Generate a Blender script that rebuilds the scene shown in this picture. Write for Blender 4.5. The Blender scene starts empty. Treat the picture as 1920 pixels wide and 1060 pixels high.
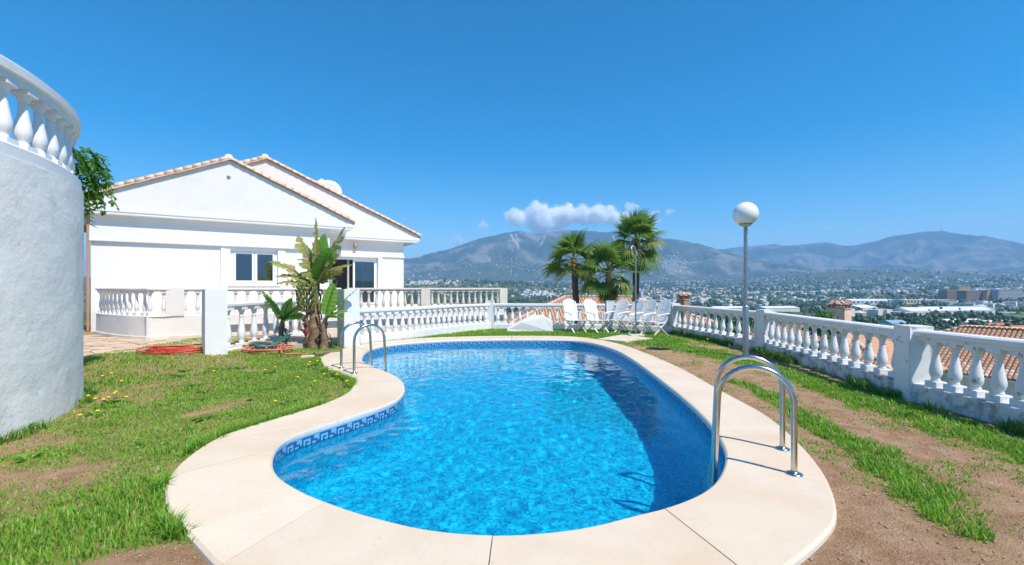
import bpy, bmesh, math, random
import numpy as np
from mathutils import Vector, Matrix

random.seed(7); RNG = np.random.default_rng(7)
S = bpy.context.scene
COL = S.collection
rad = math.radians

# ------------------------------------------------------------------ camera
F, CX, HY, H = 840.0, 960.0, 541.0, 1.45     # focal length and horizon in photo pixels, eye height in metres
cam_d = bpy.data.cameras.new('camera'); cam = bpy.data.objects.new('camera', cam_d); COL.objects.link(cam)
cam.location = (0, 0, H); cam.rotation_euler = (rad(90), 0, 0)
cam_d.sensor_width = 36; cam_d.lens = 36 * F / 1920; cam_d.shift_y = (HY - 530) / 1920
cam_d.clip_start = 0.05; cam_d.clip_end = 60000
S.camera = cam

# ------------------------------------------------------------------ sky, sun, exposure
SUN_EL, SUN_AZ = 57.0, 134.0                 # azimuth clockwise from +Y (the viewing direction)
W = bpy.data.worlds.new('World'); S.world = W; W.use_nodes = True
wn, wl = W.node_tree.nodes, W.node_tree.links
bg = wn['Background']; bg.inputs['Strength'].default_value = 0.118
sky = wn.new('ShaderNodeTexSky'); sky.sky_type = 'NISHITA'; sky.sun_disc = False
sky.sun_elevation = rad(SUN_EL); sky.sun_rotation = rad(SUN_AZ)
sky.altitude = 100; sky.air_density = 1.0; sky.dust_density = 0.0; sky.ozone_density = 2.6
hs = wn.new('ShaderNodeHueSaturation'); hs.inputs['Saturation'].default_value = 1.56
hs.inputs['Hue'].default_value = 0.494
wl.new(sky.outputs[0], hs.inputs['Color']); wl.new(hs.outputs[0], bg.inputs['Color'])
sd = bpy.data.lights.new('sun', 'SUN'); sd.energy = 4.3; sd.cycles.is_caustics_light = True; sd.angle = rad(0.53); sd.color = (1.0, 0.93, 0.83)
sun = bpy.data.objects.new('sun', sd); COL.objects.link(sun)
sv = Vector((math.sin(rad(SUN_AZ)) * math.cos(rad(SUN_EL)), math.cos(rad(SUN_AZ)) * math.cos(rad(SUN_EL)), math.sin(rad(SUN_EL))))
sun.rotation_euler = (-sv).to_track_quat('-Z', 'Y').to_euler(); sun.location = (10, -10, 30)
S.view_settings.view_transform = 'Standard'; S.view_settings.look = 'None'
S.view_settings.exposure = 0.52; S.view_settings.gamma = 1.0; S.view_settings.use_curve_mapping = False
cy = S.cycles
cy.max_bounces = 28; cy.transparent_max_bounces = 16; cy.transmission_bounces = 6; cy.diffuse_bounces = 4
cy.glossy_bounces = 4; cy.volume_bounces = 28; cy.use_denoising = True; cy.sample_clamp_indirect = 8.0
cy.volume_step_rate = 0.12; cy.volume_max_steps = 256; cy.use_adaptive_sampling = True; cy.adaptive_threshold = 0.015

# ------------------------------------------------------------------ helpers
def G(px, py, z=0.0):
    """photo pixel on a level plane of height z -> world point"""
    d = F * (H - z) / (py - HY)
    return ((px - CX) / F * d, d)

def smooth(a, b, x):
    t = np.clip((np.asarray(x, float) - a) / (b - a), 0, 1); return t * t * (3 - 2 * t)

_perm = RNG.permutation(4096)
def vnoise(x, y, seed=0):
    x = np.asarray(x, float); y = np.asarray(y, float)
    xi = np.floor(x).astype(np.int64); yi = np.floor(y).astype(np.int64); fx = x - xi; fy = y - yi
    u = fx * fx * (3 - 2 * fx); v = fy * fy * (3 - 2 * fy)
    def h(a, b): return _perm[(_perm[(a + seed * 131) & 4095] + b) & 4095] / 4095.0
    return (h(xi, yi) * (1 - u) + h(xi + 1, yi) * u) * (1 - v) + (h(xi, yi + 1) * (1 - u) + h(xi + 1, yi + 1) * u) * v
def fbm(x, y, o=4, seed=0):
    s = 0; a = 0.5; t = 0
    for k in range(o):
        s = s + a * vnoise(x * 2 ** k, y * 2 ** k, seed + k); t += a; a *= 0.5
    return s / t

def tag(o, label=None, cat=None, group=None, kind=None):
    if label: o['label'] = label
    if cat: o['category'] = cat
    if group: o['group'] = group
    if kind: o['kind'] = kind
    return o
def empty(name, loc=(0, 0, 0), rz=0.0):
    o = bpy.data.objects.new(name, None); COL.objects.link(o); o.location = loc; o.rotation_euler = (0, 0, rz)
    o.empty_display_size = 0.2
    return o
def link(name, me, parent=None, loc=None, rot=None, scale=None):
    o = bpy.data.objects.new(name, me); COL.objects.link(o)
    if parent is not None: o.parent = parent
    if loc is not None: o.location = loc
    if rot is not None: o.rotation_euler = rot
    if scale is not None: o.scale = scale
    return o
def raw_mesh(name, V, Fc, mats, smooth_=False, fm=None):
    me = bpy.data.meshes.new(name); me.from_pydata([tuple(v) for v in V], [], [tuple(f) for f in Fc])
    for m in (mats if isinstance(mats, (list, tuple)) else [mats]): me.materials.append(m)
    if fm is not None: me.polygons.foreach_set('material_index', np.asarray(fm, np.int32))
    if smooth_: me.polygons.foreach_set('use_smooth', np.ones(len(me.polygons), bool))
    me.update(); return me
def np_mesh(name, V, Q, mats, fm=None, smooth_=False, attr=None):
    """V (n,3), Q (m,k) equal-sized faces"""
    V = np.asarray(V, np.float32); Q = np.asarray(Q, np.int32)
    me = bpy.data.meshes.new(name); me.vertices.add(len(V)); me.vertices.foreach_set('co', V.ravel())
    k = Q.shape[1]; me.loops.add(Q.size); me.loops.foreach_set('vertex_index', Q.ravel())
    me.polygons.add(len(Q)); me.polygons.foreach_set('loop_start', np.arange(0, Q.size, k, dtype=np.int32))
    me.polygons.foreach_set('loop_total', np.full(len(Q), k, np.int32))
    for m in (mats if isinstance(mats, (list, tuple)) else [mats]): me.materials.append(m)
    if fm is not None: me.polygons.foreach_set('material_index', np.asarray(fm, np.int32))
    if smooth_: me.polygons.foreach_set('use_smooth', np.ones(len(Q), bool))
    if attr is not None:
        for nm, data in attr.items():
            a = me.color_attributes.new(nm, 'FLOAT_COLOR', 'POINT')
            d = np.ones((len(V), 4), np.float32); d[:, :data.shape[1]] = data; a.data.foreach_set('color', d.ravel())
    me.update(); me.validate(); return me

class MB:
    """collects shapes, builds ONE mesh"""
    def __init__(s): s.V = []; s.F = []; s.M = []; s.sm = []
    def add(s, V, Fc, m=0, sm=False):
        b = len(s.V); s.V += [tuple(v) for v in V]; s.F += [tuple(i + b for i in f) for f in Fc]
        s.M += [m] * len(Fc); s.sm += [sm] * len(Fc); return s
    def box(s, c, size, R=None, m=0, bev=0.0):
        hx, hy, hz = [q / 2 for q in size]
        if bev <= 0:
            P = [(x, y, z) for z in (-hz, hz) for y in (-hy, hy) for x in (-hx, hx)]
            Fc = [(0, 2, 3, 1), (4, 5, 7, 6), (0, 1, 5, 4), (2, 6, 7, 3), (0, 4, 6, 2), (1, 3, 7, 5)]
        else:
            bm = bmesh.new(); bmesh.ops.create_cube(bm, size=1)
            for v in bm.verts: v.co = Vector((v.co.x * size[0], v.co.y * size[1], v.co.z * size[2]))
            bmesh.ops.bevel(bm, geom=bm.edges[:], offset=min(bev, min(size) * .45), segments=2, affect='EDGES', profile=0.6)
            bm.verts.index_update(); P = [v.co.copy() for v in bm.verts]; Fc = [[v.index for v in f.verts] for f in bm.faces]; bm.free()
        c = Vector(c)
        P = [(R @ Vector(p) if R is not None else Vector(p)) + c for p in P]
        return s.add(P, Fc, m)
    def lathe(s, prof, n=16, c=(0, 0, 0), m=0, cap=True, R=None, sm=True):
        V = []; Fc = []
        for r, z in prof:
            for k in range(n):
                a = 2 * math.pi * k / n; V.append(Vector((r * math.cos(a), r * math.sin(a), z)))
        for i in range(len(prof) - 1):
            for k in range(n):
                Fc.append((i * n + k, i * n + (k + 1) % n, (i + 1) * n + (k + 1) % n, (i + 1) * n + k))
        V = [(R @ v if R is not None else v) + Vector(c) for v in V]
        s.add(V, Fc, m, sm)
        if cap:
            s.add(V[:n], [tuple(range(n - 1, -1, -1))], m); s.add(V[-n:], [tuple(range(n))], m)
        return s
    def tube(s, path, r, n=8, m=0, cap=True, taper=None):
        path = [Vector(p) for p in path]; V = []; Fc = []
        t0 = (path[1] - path[0]).normalized(); up = Vector((0, 0, 1)) if abs(t0.z) < .95 else Vector((1, 0, 0))
        nrm = t0.cross(up).normalized()
        for i, p in enumerate(path):
            t = ((path[min(i + 1, len(path) - 1)] - path[max(i - 1, 0)])).normalized()
            nrm = (nrm - t * nrm.dot(t)).normalized(); b = t.cross(nrm)
            rr = r if taper is None else taper[i]
            for k in range(n):
                a = 2 * math.pi * k / n; V.append(p + nrm * (rr * math.cos(a)) + b * (rr * math.sin(a)))
        for i in range(len(path) - 1):
            for k in range(n):
                Fc.append((i * n + k, i * n + (k + 1) % n, (i + 1) * n + (k + 1) % n, (i + 1) * n + k))
        s.add(V, Fc, m, True)
        if cap:
            s.add(V[:n], [tuple(range(n - 1, -1, -1))], m); s.add(V[-n:], [tuple(range(n))], m)
        return s
    def sweep(s, prof, path, m=0, closed=False, sm=False):
        """prof: closed loop of (offset to the right of travel, z); path: (x,y) or (x,y,z) points"""
        P = [Vector((p[0], p[1], p[2] if len(p) > 2 else 0)) for p in path]; n = len(P); V = []; Fc = []; k = len(prof)
        for i in range(n):
            a = P[i] - P[i - 1] if (i > 0 or closed) else P[1] - P[0]
            b = P[(i + 1) % n] - P[i] if (i < n - 1 or closed) else P[-1] - P[-2]
            a = Vector((a.x, a.y)).normalized(); b = Vector((b.x, b.y)).normalized(); t = (a + b).normalized()
            w = 1 / max(0.35, t.dot(b)); nx, ny = t.y * w, -t.x * w
            for o_, z in prof: V.append((P[i].x + nx * o_, P[i].y + ny * o_, P[i].z + z))
        for i in range(n if closed else n - 1):
            j = (i + 1) % n
            for q in range(k):
                r = (q + 1) % k; Fc.append((i * k + q, j * k + q, j * k + r, i * k + r))
        s.add(V, Fc, m, sm)
        if not closed:
            s.add(V[:k], [tuple(range(k))], m); s.add(V[-k:], [tuple(range(k - 1, -1, -1))], m)
        return s
    def prism(s, poly, z0, z1, m=0):
        n = len(poly); V = [(x, y, z0) for x, y in poly] + [(x, y, z1) for x, y in poly]
        Fc = [tuple(range(n - 1, -1, -1)), tuple(range(n, 2 * n))] + [(i, (i + 1) % n, n + (i + 1) % n, n + i) for i in range(n)]
        return s.add(V, Fc, m)
    def mesh(s, name, mats):
        me = raw_mesh(name, s.V, s.F, mats, fm=s.M)
        me.polygons.foreach_set('use_smooth', np.asarray(s.sm, bool)); me.update(); return me
    def build(s, name, mats, parent=None, loc=None, rot=None): return link(name, s.mesh(name, mats), parent, loc, rot)

def resample(pts, step=None, n=None, closed=False):
    P = np.asarray(pts, float)
    if closed: P = np.vstack([P, P[:1]])
    seg = np.linalg.norm(np.diff(P[:, :2], axis=0), axis=1); L = np.concatenate([[0], np.cumsum(seg)])
    n = n or max(2, int(round(L[-1] / step)) + 1)
    t = np.linspace(0, L[-1], n)
    return np.stack([np.interp(t, L, P[:, k]) for k in range(P.shape[1])], 1)
def catmull(pts, sub=8, closed=False):
    P = [np.asarray(p, float) for p in pts]; n = len(P); out = []
    for i in range(n if closed else n - 1):
        g = (lambda k: P[k % n]) if closed else (lambda k: P[min(max(k, 0), n - 1)])
        p0, p1, p2, p3 = g(i - 1), g(i), g(i + 1), g(i + 2)
        for t in np.linspace(0, 1, sub, endpoint=False):
            out.append(.5 * (2 * p1 + (p2 - p0) * t + (2 * p0 - 5 * p1 + 4 * p2 - p3) * t * t + (3 * p1 - p0 - 3 * p2 + p3) * t ** 3))
    if not closed: out.append(P[-1])
    return np.array(out)

# ------------------------------------------------------------------ materials
def mk(name):
    m = bpy.data.materials.new(name); m.use_nodes = True
    nt = m.node_tree; return m, nt.nodes, nt.links, nt.nodes['Principled BSDF']
def N(nodes, typ, **kw):
    n = nodes.new(typ)
    for k, v in kw.items():
        if k in n.inputs: n.inputs[k].default_value = v
        else: setattr(n, k, v)
    return n
def ramp(nodes, stops):
    r = nodes.new('ShaderNodeValToRGB'); e = r.color_ramp.elements
    while len(e) > 1: e.remove(e[-1])
    for i, (p, c) in enumerate(stops):
        el = e[0] if i == 0 else e.new(p)
        el.position = p; el.color = (*c, 1)
    return r
def mat(name, c1, c2=None, scale=4.0, rough=0.7, bump=0.0, bscale=40.0, c3=None, scale3=1.0, t3=(0.6, 0.75), detail=5, metal=0.0, spec=None, coord='Object', bdist=0.01, distort=0.0, jit=0.0):
    """noise-mottled paint / plaster / stone"""
    m, n, l, b = mk(name); b.inputs['Roughness'].default_value = rough; b.inputs['Metallic'].default_value = metal
    if spec is not None: b.inputs['Specular IOR Level'].default_value = spec
    tc = n.new('ShaderNodeTexCoord'); src = tc.outputs[coord]
    c2 = c2 or c1; oi = None
    if jit > 0:                       # every piece gets its own patch of the pattern and its own tone
        oi = n.new('ShaderNodeObjectInfo'); sc_ = N(n, 'ShaderNodeMath', operation='MULTIPLY'); sc_.inputs[1].default_value = 53.0; l.new(oi.outputs['Random'], sc_.inputs[0])
        va = N(n, 'ShaderNodeVectorMath', operation='ADD'); l.new(src, va.inputs[0]); l.new(sc_.outputs[0], va.inputs[1]); src = va.outputs[0]
    nz = N(n, 'ShaderNodeTexNoise', Scale=scale, Detail=detail, Roughness=0.6, Distortion=distort); l.new(src, nz.inputs['Vector'])
    r = ramp(n, [(0.3, c1), (0.7, c2)]); l.new(nz.outputs['Fac'], r.inputs['Fac']); out = r.outputs['Color']
    if c3 is not None:
        nz3 = N(n, 'ShaderNodeTexNoise', Scale=scale3, Detail=6.0, Roughness=0.7); l.new(src, nz3.inputs['Vector'])
        mr = N(n, 'ShaderNodeMapRange'); mr.inputs['From Min'].default_value = t3[0]; mr.inputs['From Max'].default_value = t3[1]
        l.new(nz3.outputs['Fac'], mr.inputs['Value'])
        mx = N(n, 'ShaderNodeMixRGB'); mx.inputs['Color2'].default_value = (*c3, 1)
        l.new(mr.outputs['Result'], mx.inputs['Fac']); l.new(out, mx.inputs['Color1']); out = mx.outputs['Color']
    if oi is not None:
        mj = N(n, 'ShaderNodeMapRange'); mj.inputs['To Min'].default_value = 1 - jit; mj.inputs['To Max'].default_value = 1 + jit * .6; l.new(oi.outputs['Random'], mj.inputs['Value'])
        hj = n.new('ShaderNodeHueSaturation'); l.new(mj.outputs['Result'], hj.inputs['Value']); l.new(out, hj.inputs['Color']); out = hj.outputs['Color']
    l.new(out, b.inputs['Base Color'])
    if bump > 0:
        bn = N(n, 'ShaderNodeTexNoise', Scale=bscale, Detail=6.0, Roughness=0.65); l.new(src, bn.inputs['Vector'])
        bp = N(n, 'ShaderNodeBump', Strength=bump, Distance=bdist); l.new(bn.outputs['Fac'], bp.inputs['Height']); l.new(bp.outputs['Normal'], b.inputs['Normal'])
    return m

M = {}
M['white'] = mat('white_paint', (.80, .80, .79), (.76, .765, .76), 2.5, .6, .12, 60, c3=(.62, .60, .56), scale3=5.0, t3=(.60, .80), jit=.03)
M['house'] = mat('house_render', (.79, .77, .74), (.76, .74, .71), 1.3, .75, .25, 60, c3=(.68, .655, .61), scale3=.8, t3=(.54, .82))
M['oldwhite'] = mat('weathered_white_paint', (.80, .80, .80), (.72, .725, .73), 3.0, .6, .35, 35, c3=(.20, .175, .15), scale3=7.0, t3=(.60, .70), bdist=.006, jit=.05)
M['plinthwhite'] = mat('peeling_white_paint', (.74, .74, .74), (.62, .62, .62), 3.0, .7, .5, 30, c3=(.22, .19, .16), scale3=4.5, t3=(.46, .62), bdist=.012)
M['cream'] = mat('aged_cream_paint', (.72, .66, .57), (.62, .56, .48), 4.0, .7, .25, 40, c3=(.32, .27, .22), scale3=8, t3=(.60, .74), jit=.06)
M['terrace'] = mat('off_white_terrace_render', (.78, .75, .71), (.70, .67, .62), 1.6, .8, .3, 50, c3=(.55, .46, .37), scale3=3, t3=(.60, .78))
M['stucco'] = mat('rough_stucco', (.89, .855, .80), (.81, .78, .73), 1.2, .85, .5, 9, c3=(.60, .585, .55), scale3=1.8, t3=(.54, .78), bdist=.02, distort=1.2)
M['coping'] = mat('cream_artificial_stone', (.70, .60, .475), (.64, .495, .355), 1.6, .65, .4, 70, c3=(.52, .39, .27), scale3=34.0, t3=(.58, .76), detail=7, bdist=.003, distort=.5, jit=.04)
M['lip'] = mat('pale_coping_edge', (.74, .72, .68), (.64, .62, .58), 5, .6, .2, 50)
M['steel'] = mat('brushed_steel', (.62, .60, .57), (.50, .48, .45), 20, .22, 0, metal=1.0)
M['galv'] = mat('galvanised_steel', (.36, .40, .44), (.28, .31, .35), 14, .42, .05, 60, metal=.75)
M['tile'] = mat('terracotta', (.60, .34, .21), (.48, .25, .15), 7, .8, .3, 40, c3=(.60, .42, .28), scale3=3, t3=(.52, .72), jit=.14)
M['tilepale'] = mat('pale_terracotta', (.76, .54, .40), (.68, .43, .29), 6, .8, .3, 40, c3=(.80, .70, .60), scale3=4, t3=(.50, .70), jit=.10)
M['mortar'] = mat('pale_mortar', (.68, .60, .52), (.58, .50, .42), 8, .9, .3, 40)
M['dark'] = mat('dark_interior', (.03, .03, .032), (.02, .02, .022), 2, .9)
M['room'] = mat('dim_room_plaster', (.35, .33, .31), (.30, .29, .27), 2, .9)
M['curtain'] = mat('pale_curtain', (.62, .66, .66), (.55, .60, .60), 3, .9)
M['pvc'] = mat('white_window_plastic', (.82, .82, .82), (.79, .79, .79), 3, .3)
M['chair'] = mat('white_resin', (.80, .80, .79), (.74, .74, .73), 5, .35)
M['slab'] = mat('shower_slab_concrete', (.72, .62, .50), (.60, .51, .40), 4, .8, .3, 50, c3=(.42, .34, .26), scale3=10, t3=(.6, .75))
M['flag'] = mat('sandy_flagstone', (.66, .49, .34), (.52, .37, .25), 2.5, .8, .4, 30, c3=(.70, .58, .44), scale3=5, t3=(.5, .7), jit=.12)
M['joint'] = mat('paving_mortar', (.52, .43, .33), (.45, .36, .28), 5, .9)
M['wood'] = mat('weathered_plank', (.30, .21, .16), (.20, .14, .11), 6, .8, .4, 60)
M['hose_red'] = mat('red_hose', (.62, .075, .045), (.52, .06, .035), 6, .4)
M['hose_pink'] = mat('faded_orange_hose', (.68, .20, .12), (.58, .14, .09), 6, .45)
M['hose_green'] = mat('green_hose', (.015, .16, .13), (.012, .12, .10), 6, .35)
M['globe'] = mat('opal_lamp_globe', (.84, .83, .80), (.84, .83, .80), 2, .18)
M['globebase'] = mat('globe_collar', (.62, .52, .34), (.55, .45, .30), 4, .4)
M['orange'] = mat('orange_band', (.62, .12, .04), (.5, .09, .03), 4, .6)
M['pipe'] = mat('terracotta_pipe', (.50, .27, .17), (.42, .21, .13), 4, .6)
M['grout'] = mat('pool_grout', (.45, .62, .72), (.40, .56, .66), 20, .6)
M['tl'] = mat('light_mosaic', (.25, .52, .72), (.16, .42, .66), 60, .18)
M['tn'] = mat('navy_mosaic', (.025, .09, .30), (.03, .12, .36), 60, .18)
M['paleg'] = mat('pale_green_wall', (.62, .68, .60), (.55, .60, .53), 2, .8)
M['brass'] = mat('brass_lantern', (.55, .42, .22), (.45, .33, .16), 6, .35, metal=.6)

def glass_mat():
    m, n, l, b = mk('window_glass'); n.remove(b)
    out = n['Material Output']
    gl = N(n, 'ShaderNodeBsdfGlossy', Roughness=0.02); gl.inputs['Color'].default_value = (.9, .95, .95, 1)
    tr = N(n, 'ShaderNodeBsdfTransparent'); tr.inputs['Color'].default_value = (.62, .72, .72, 1)
    fr = N(n, 'ShaderNodeFresnel', IOR=2.5); mx = n.new('ShaderNodeMixShader')
    l.new(fr.outputs[0], mx.inputs[0]); l.new(tr.outputs[0], mx.inputs[1]); l.new(gl.outputs[0], mx.inputs[2]); l.new(mx.outputs[0], out.inputs['Surface'])
    return m
M['glass'] = glass_mat()

def leaf_mat(name, c1, c2, scale=3.0, trans=0.35, rough=.45, c3=None, t3=(.55, .75)):
    m = mat(name, c1, c2, scale, rough, c3=c3, scale3=2.2, t3=t3); n, l = m.node_tree.nodes, m.node_tree.links
    b = n['Principled BSDF']; out = n['Material Output']; src = b.inputs['Base Color'].links[0].from_socket
    tr = n.new('ShaderNodeBsdfTranslucent'); l.new(src, tr.inputs['Color']); mx = n.new('ShaderNodeMixShader'); mx.inputs[0].default_value = trans
    l.new(b.outputs[0], mx.inputs[1]); l.new(tr.outputs[0], mx.inputs[2]); l.new(mx.outputs[0], out.inputs['Surface']); return m
M['grass'] = leaf_mat('grass_blade', (.36, .54, .085), (.23, .42, .05), 1.5, .5, c3=(.56, .54, .20), t3=(.55, .70))
M['grasslush'] = leaf_mat('lush_grass_blade', (.30, .52, .055), (.17, .37, .035), 2.5, .45)
M['straw'] = leaf_mat('dry_grass_blade', (.48, .38, .21), (.36, .27, .15), 3, .3)
M['weed'] = leaf_mat('weed_leaf', (.22, .40, .06), (.14, .29, .04), 4, .45)
M['palm'] = leaf_mat('palm_leaf', (.23, .37, .08), (.13, .25, .05), 2.0, .45, c3=(.44, .42, .16), t3=(.62, .8))
M['palmy'] = leaf_mat('palm_leaf_yellowing', (.36, .38, .10), (.22, .29, .06), 2.0, .45)
M['palmtrunk'] = mat('palm_trunk', (.18, .13, .10), (.09, .065, .05), 14, .9, .8, 25, bdist=.03)
M['banana'] = leaf_mat('banana_leaf', (.23, .48, .06), (.15, .37, .04), 2.0, .5)
M['bananadry'] = leaf_mat('scorched_banana_leaf', (.46, .48, .12), (.32, .38, .09), 3.0, .5, c3=(.48, .36, .20), t3=(.50, .64))
M['bananastem'] = mat('banana_stem', (.26, .16, .09), (.12, .075, .045), 9, .9, .8, 20, c3=(.40, .30, .19), scale3=6, t3=(.5, .66), bdist=.02)
M['fruit'] = mat('green_bananas', (.22, .26, .07), (.15, .19, .05), 6, .5)
M['bract'] = mat('maroon_bract', (.22, .06, .06), (.15, .035, .04), 6, .6)
M['vine'] = leaf_mat('vine_leaf', (.17, .38, .05), (.10, .26, .035), 3, .45)
M['yellow'] = mat('dandelion_yellow', (.80, .58, .02), (.75, .50, .02), 9, .7)
M['crown'] = leaf_mat('tree_foliage', (.06, .12, .03), (.03, .075, .02), .35, .25)
M['crownb'] = leaf_mat('bright_tree_foliage', (.10, .22, .03), (.05, .14, .02), .8, .3)
# ================================================================== POOL CURVES
C0 = np.array([0.0, 6.5])
inner_px = [(680,668),(690,656.6),(723,647),(785,641),(847,637.8),(959.5,636),(1061,637.2),(1105,642),(1149,654),(1183,672),(1220,698),(1268,735),
  (1310,772),(1341,808),(1357,838),(1360.5,858),(1354,882),(1335,909),(1299,931),(1243.6,951),(1200,961),(1100,986),(1000,998),(924,1000.5),(867,998),(798,990),(730,975),
  (661,956),(613,938.6),(585,928),(547.5,909),(520,888.8),(510,862),(523,832),(556,812),(638,786),(698,767),(740,750),(756,736),(757.6,720),(746,707.6),(726,697.6),(698,686),(681,678)]
outer_px = [(604,668),(638,655),(690,644),(740,638.5),(800,633.5),(880,630.7),(953,629.7),(1061,630.5),(1118,636),(1160,644.6),(1203,659),(1271,687.5),(1358,735),(1437.6,778.6),
  (1497,828),(1536.6,874),(1556,909),(1568,949),(1566,977),(1537,1012),(1493,1048)]
outer_left_px = [(408,1058),(369,1016),(323,969),(312,943),(310,912),(319,888),(347,860),(390,830),(434,810),(520,784),(562,771),(621,751.4),(653,733),(664,719),(661,711.8),(641,704.7),(613,690.6),(602,675)]
inner_g = [G(*p) for p in inner_px]
outer_g = [G(*p) for p in outer_px] + [(1.2, 2.19), (.8, 1.99), (.35, 1.86), (-.05, 1.82), (-.45, 1.87), (-.85, 2.0), (-1.25, 2.19)] + [G(*p) for p in outer_left_px]
def polar(curve, th):
    c = catmull(curve, 10, True); a = np.unwrap(np.arctan2(c[:, 1] - C0[1], c[:, 0] - C0[0])); r = np.hypot(c[:, 0] - C0[0], c[:, 1] - C0[1])
    am = np.mod(a, 2 * np.pi); o = np.argsort(am); am, r = am[o], r[o]
    return np.interp(th, am, r, period=2 * np.pi)
NT = 720
TH = np.linspace(0, 2 * np.pi, NT, endpoint=False)
def sm_per(r, k=5):
    for _ in range(k): r = (np.roll(r, 1) + 2 * r + np.roll(r, -1)) / 4
    return r
RI, RO = sm_per(polar(inner_g, TH), 8), sm_per(polar(outer_g, TH), 8)
def rin(th): return np.interp(np.mod(th, 2 * np.pi), TH, RI, period=2 * np.pi)
def rout(th): return np.interp(np.mod(th, 2 * np.pi), TH, RO, period=2 * np.pi)
def pt(th, r): return (C0[0] + r * math.cos(th), C0[1] + r * math.sin(th))
def theta(x, y): return np.arctan2(y - C0[1], x - C0[0])
def pool_side(x, y):   # <0 inside inner edge, 0..1 on the coping, >1 outside
    th = theta(x, y); r = np.hypot(x - C0[0], y - C0[1]); a = rin(th); b = rout(th); return (r - a) / (b - a)

WATER_Z = -0.165
pool = empty('swimming_pool', (C0[0], C0[1], -1.7)); PZ = Vector((C0[0], C0[1], -1.7))
tag(pool, 'kidney shaped swimming pool with cream stone coping and blue mosaic', 'swimming pool')
def inpool(o): o.location = o.location - PZ; return o

# coping slabs, split at the joints the photograph shows
joint_px = [(613,938.6),(924,1000.5),(1243.6,951),(1357,850),(1268,735),(1130,648),(959.5,636),(800,640),(690,657),(726,697),(640,786),(516,842)]
jth = sorted(float(np.mod(theta(*G(*p)), 2 * np.pi)) for p in joint_px)
for i, a in enumerate(jth):
    b = jth[(i + 1) % len(jth)]; b = b if b > a else b + 2 * math.pi
    g = 0.0008; ths = np.linspace(a + g, b - g, max(6, int((b - a) / .02)))
    V = []; Fc = []; fm = []; K = 8
    dz = random.uniform(-.002, .002)
    for th in ths:
        ri, ro = float(rin(th)), float(rout(th))
        prof = [(ro - .012, -.11), (ro, -.10), (ro, -.018), (ro - .018, 0), (ri + .022, 0), (ri + .004, -.012), (ri - .004, -.032), (ri + .004, -.062)]
        for r, z in prof: x, y = pt(th, r); V.append((x, y, z + dz))
    for k in range(len(ths) - 1):
        for q in range(K):
            Fc.append((k * K + q, (k + 1) * K + q, (k + 1) * K + (q + 1) % K, k * K + (q + 1) % K)); fm.append(1 if q in (5, 6, 0, 1) else 0)
    Fc.append(tuple(range(K))); Fc.append(tuple(range((len(ths) - 1) * K + K - 1, (len(ths) - 1) * K - 1, -1))); fm += [0, 0]
    o = link('coping_slab', raw_mesh('coping_slab', V, Fc, [M['coping'], M['lip']], fm=fm), pool); inpool(o)
# mortar bed under the slabs (shows dark in the joints)
V = []; Q = []
for th in TH:
    for r in (rin(th) + .03, rout(th) - .04): x, y = pt(th, float(r)); V.append((x, y, -.03))
Q = [(2 * k, 2 * k + 1, (2 * k + 3) % (2 * NT), (2 * k + 2) % (2 * NT)) for k in range(NT)]
inpool(link('joint_bed', np_mesh('joint_bed', V, Q, mat('joint_grime', (.36, .27, .18), (.24, .22, .11), 6, .95)), pool))

WAVE = 1.0
# basin
def pool_tile_mat(name, cols, size=0.026):
    m, n, l, b = mk(name); b.inputs['Roughness'].default_value = .25
    tc = n.new('ShaderNodeTexCoord'); sc = N(n, 'ShaderNodeVectorMath', operation='SCALE'); sc.inputs['Scale'].default_value = 1 / size
    l.new(tc.outputs['Object'], sc.inputs[0])
    fl = N(n, 'ShaderNodeVectorMath', operation='FLOOR'); l.new(sc.outputs[0], fl.inputs[0])
    wn_ = N(n, 'ShaderNodeTexWhiteNoise', noise_dimensions='3D'); l.new(fl.outputs[0], wn_.inputs['Vector'])
    big = N(n, 'ShaderNodeTexNoise', Scale=2.2, Detail=4.0, Roughness=.6); l.new(tc.outputs['Object'], big.inputs['Vector'])
    mx0 = N(n, 'ShaderNodeMath', operation='MULTIPLY_ADD'); mx0.inputs[1].default_value = .72; l.new(wn_.outputs['Value'], mx0.inputs[0]); 
    ml = N(n, 'ShaderNodeMath', operation='MULTIPLY'); ml.inputs[1].default_value = .28; l.new(big.outputs['Fac'], ml.inputs[0]); l.new(ml.outputs[0], mx0.inputs[2])
    r = ramp(n, list(zip((.15, .5, .85), cols))); l.new(mx0.outputs[0], r.inputs['Fac']); l.new(r.outputs['Color'], b.inputs['Base Color'])
    return m
M['mosaic'] = pool_tile_mat('blue_pool_mosaic', [(.003, .29, .54), (.004, .50, .75), (.012, .65, .86)])
def depth_at(y): return -1.25 - .55 * float(smooth(4, 12, y))
V = []; Q = []
rings = [(0.012, -.055), (0.012, -.5), (0.0, -1.0), (-.02, None), (-.12, None)]
for th in TH:
    for (dr, z) in rings:
        x, y = pt(th, float(rin(th)) + dr); zz = z if z is not None else depth_at(y) + (.1 if dr > -.1 else 0); V.append((x, y, zz))
k = len(rings); nb = len(V)
for i in range(NT):
    j = (i + 1) % NT
    for q in range(k - 1): Q.append((i * k + q, j * k + q, j * k + q + 1, i * k + q + 1))
fr = np.linspace(1, 0, 12)[1:]
prev = [i * k + k - 1 for i in range(NT)]
for f in fr:
    cur = []
    for i, th in enumerate(TH):
        x, y = pt(th, (float(rin(th)) - .12) * max(f, .002)); V.append((x, y, depth_at(y))); cur.append(len(V) - 1)
    Q += [(prev[i], prev[(i + 1) % NT], cur[(i + 1) % NT], cur[i]) for i in range(NT)]; prev = cur
basin = inpool(link('basin', np_mesh('basin', V, Q, M['mosaic'], smooth_=True), pool))

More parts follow.
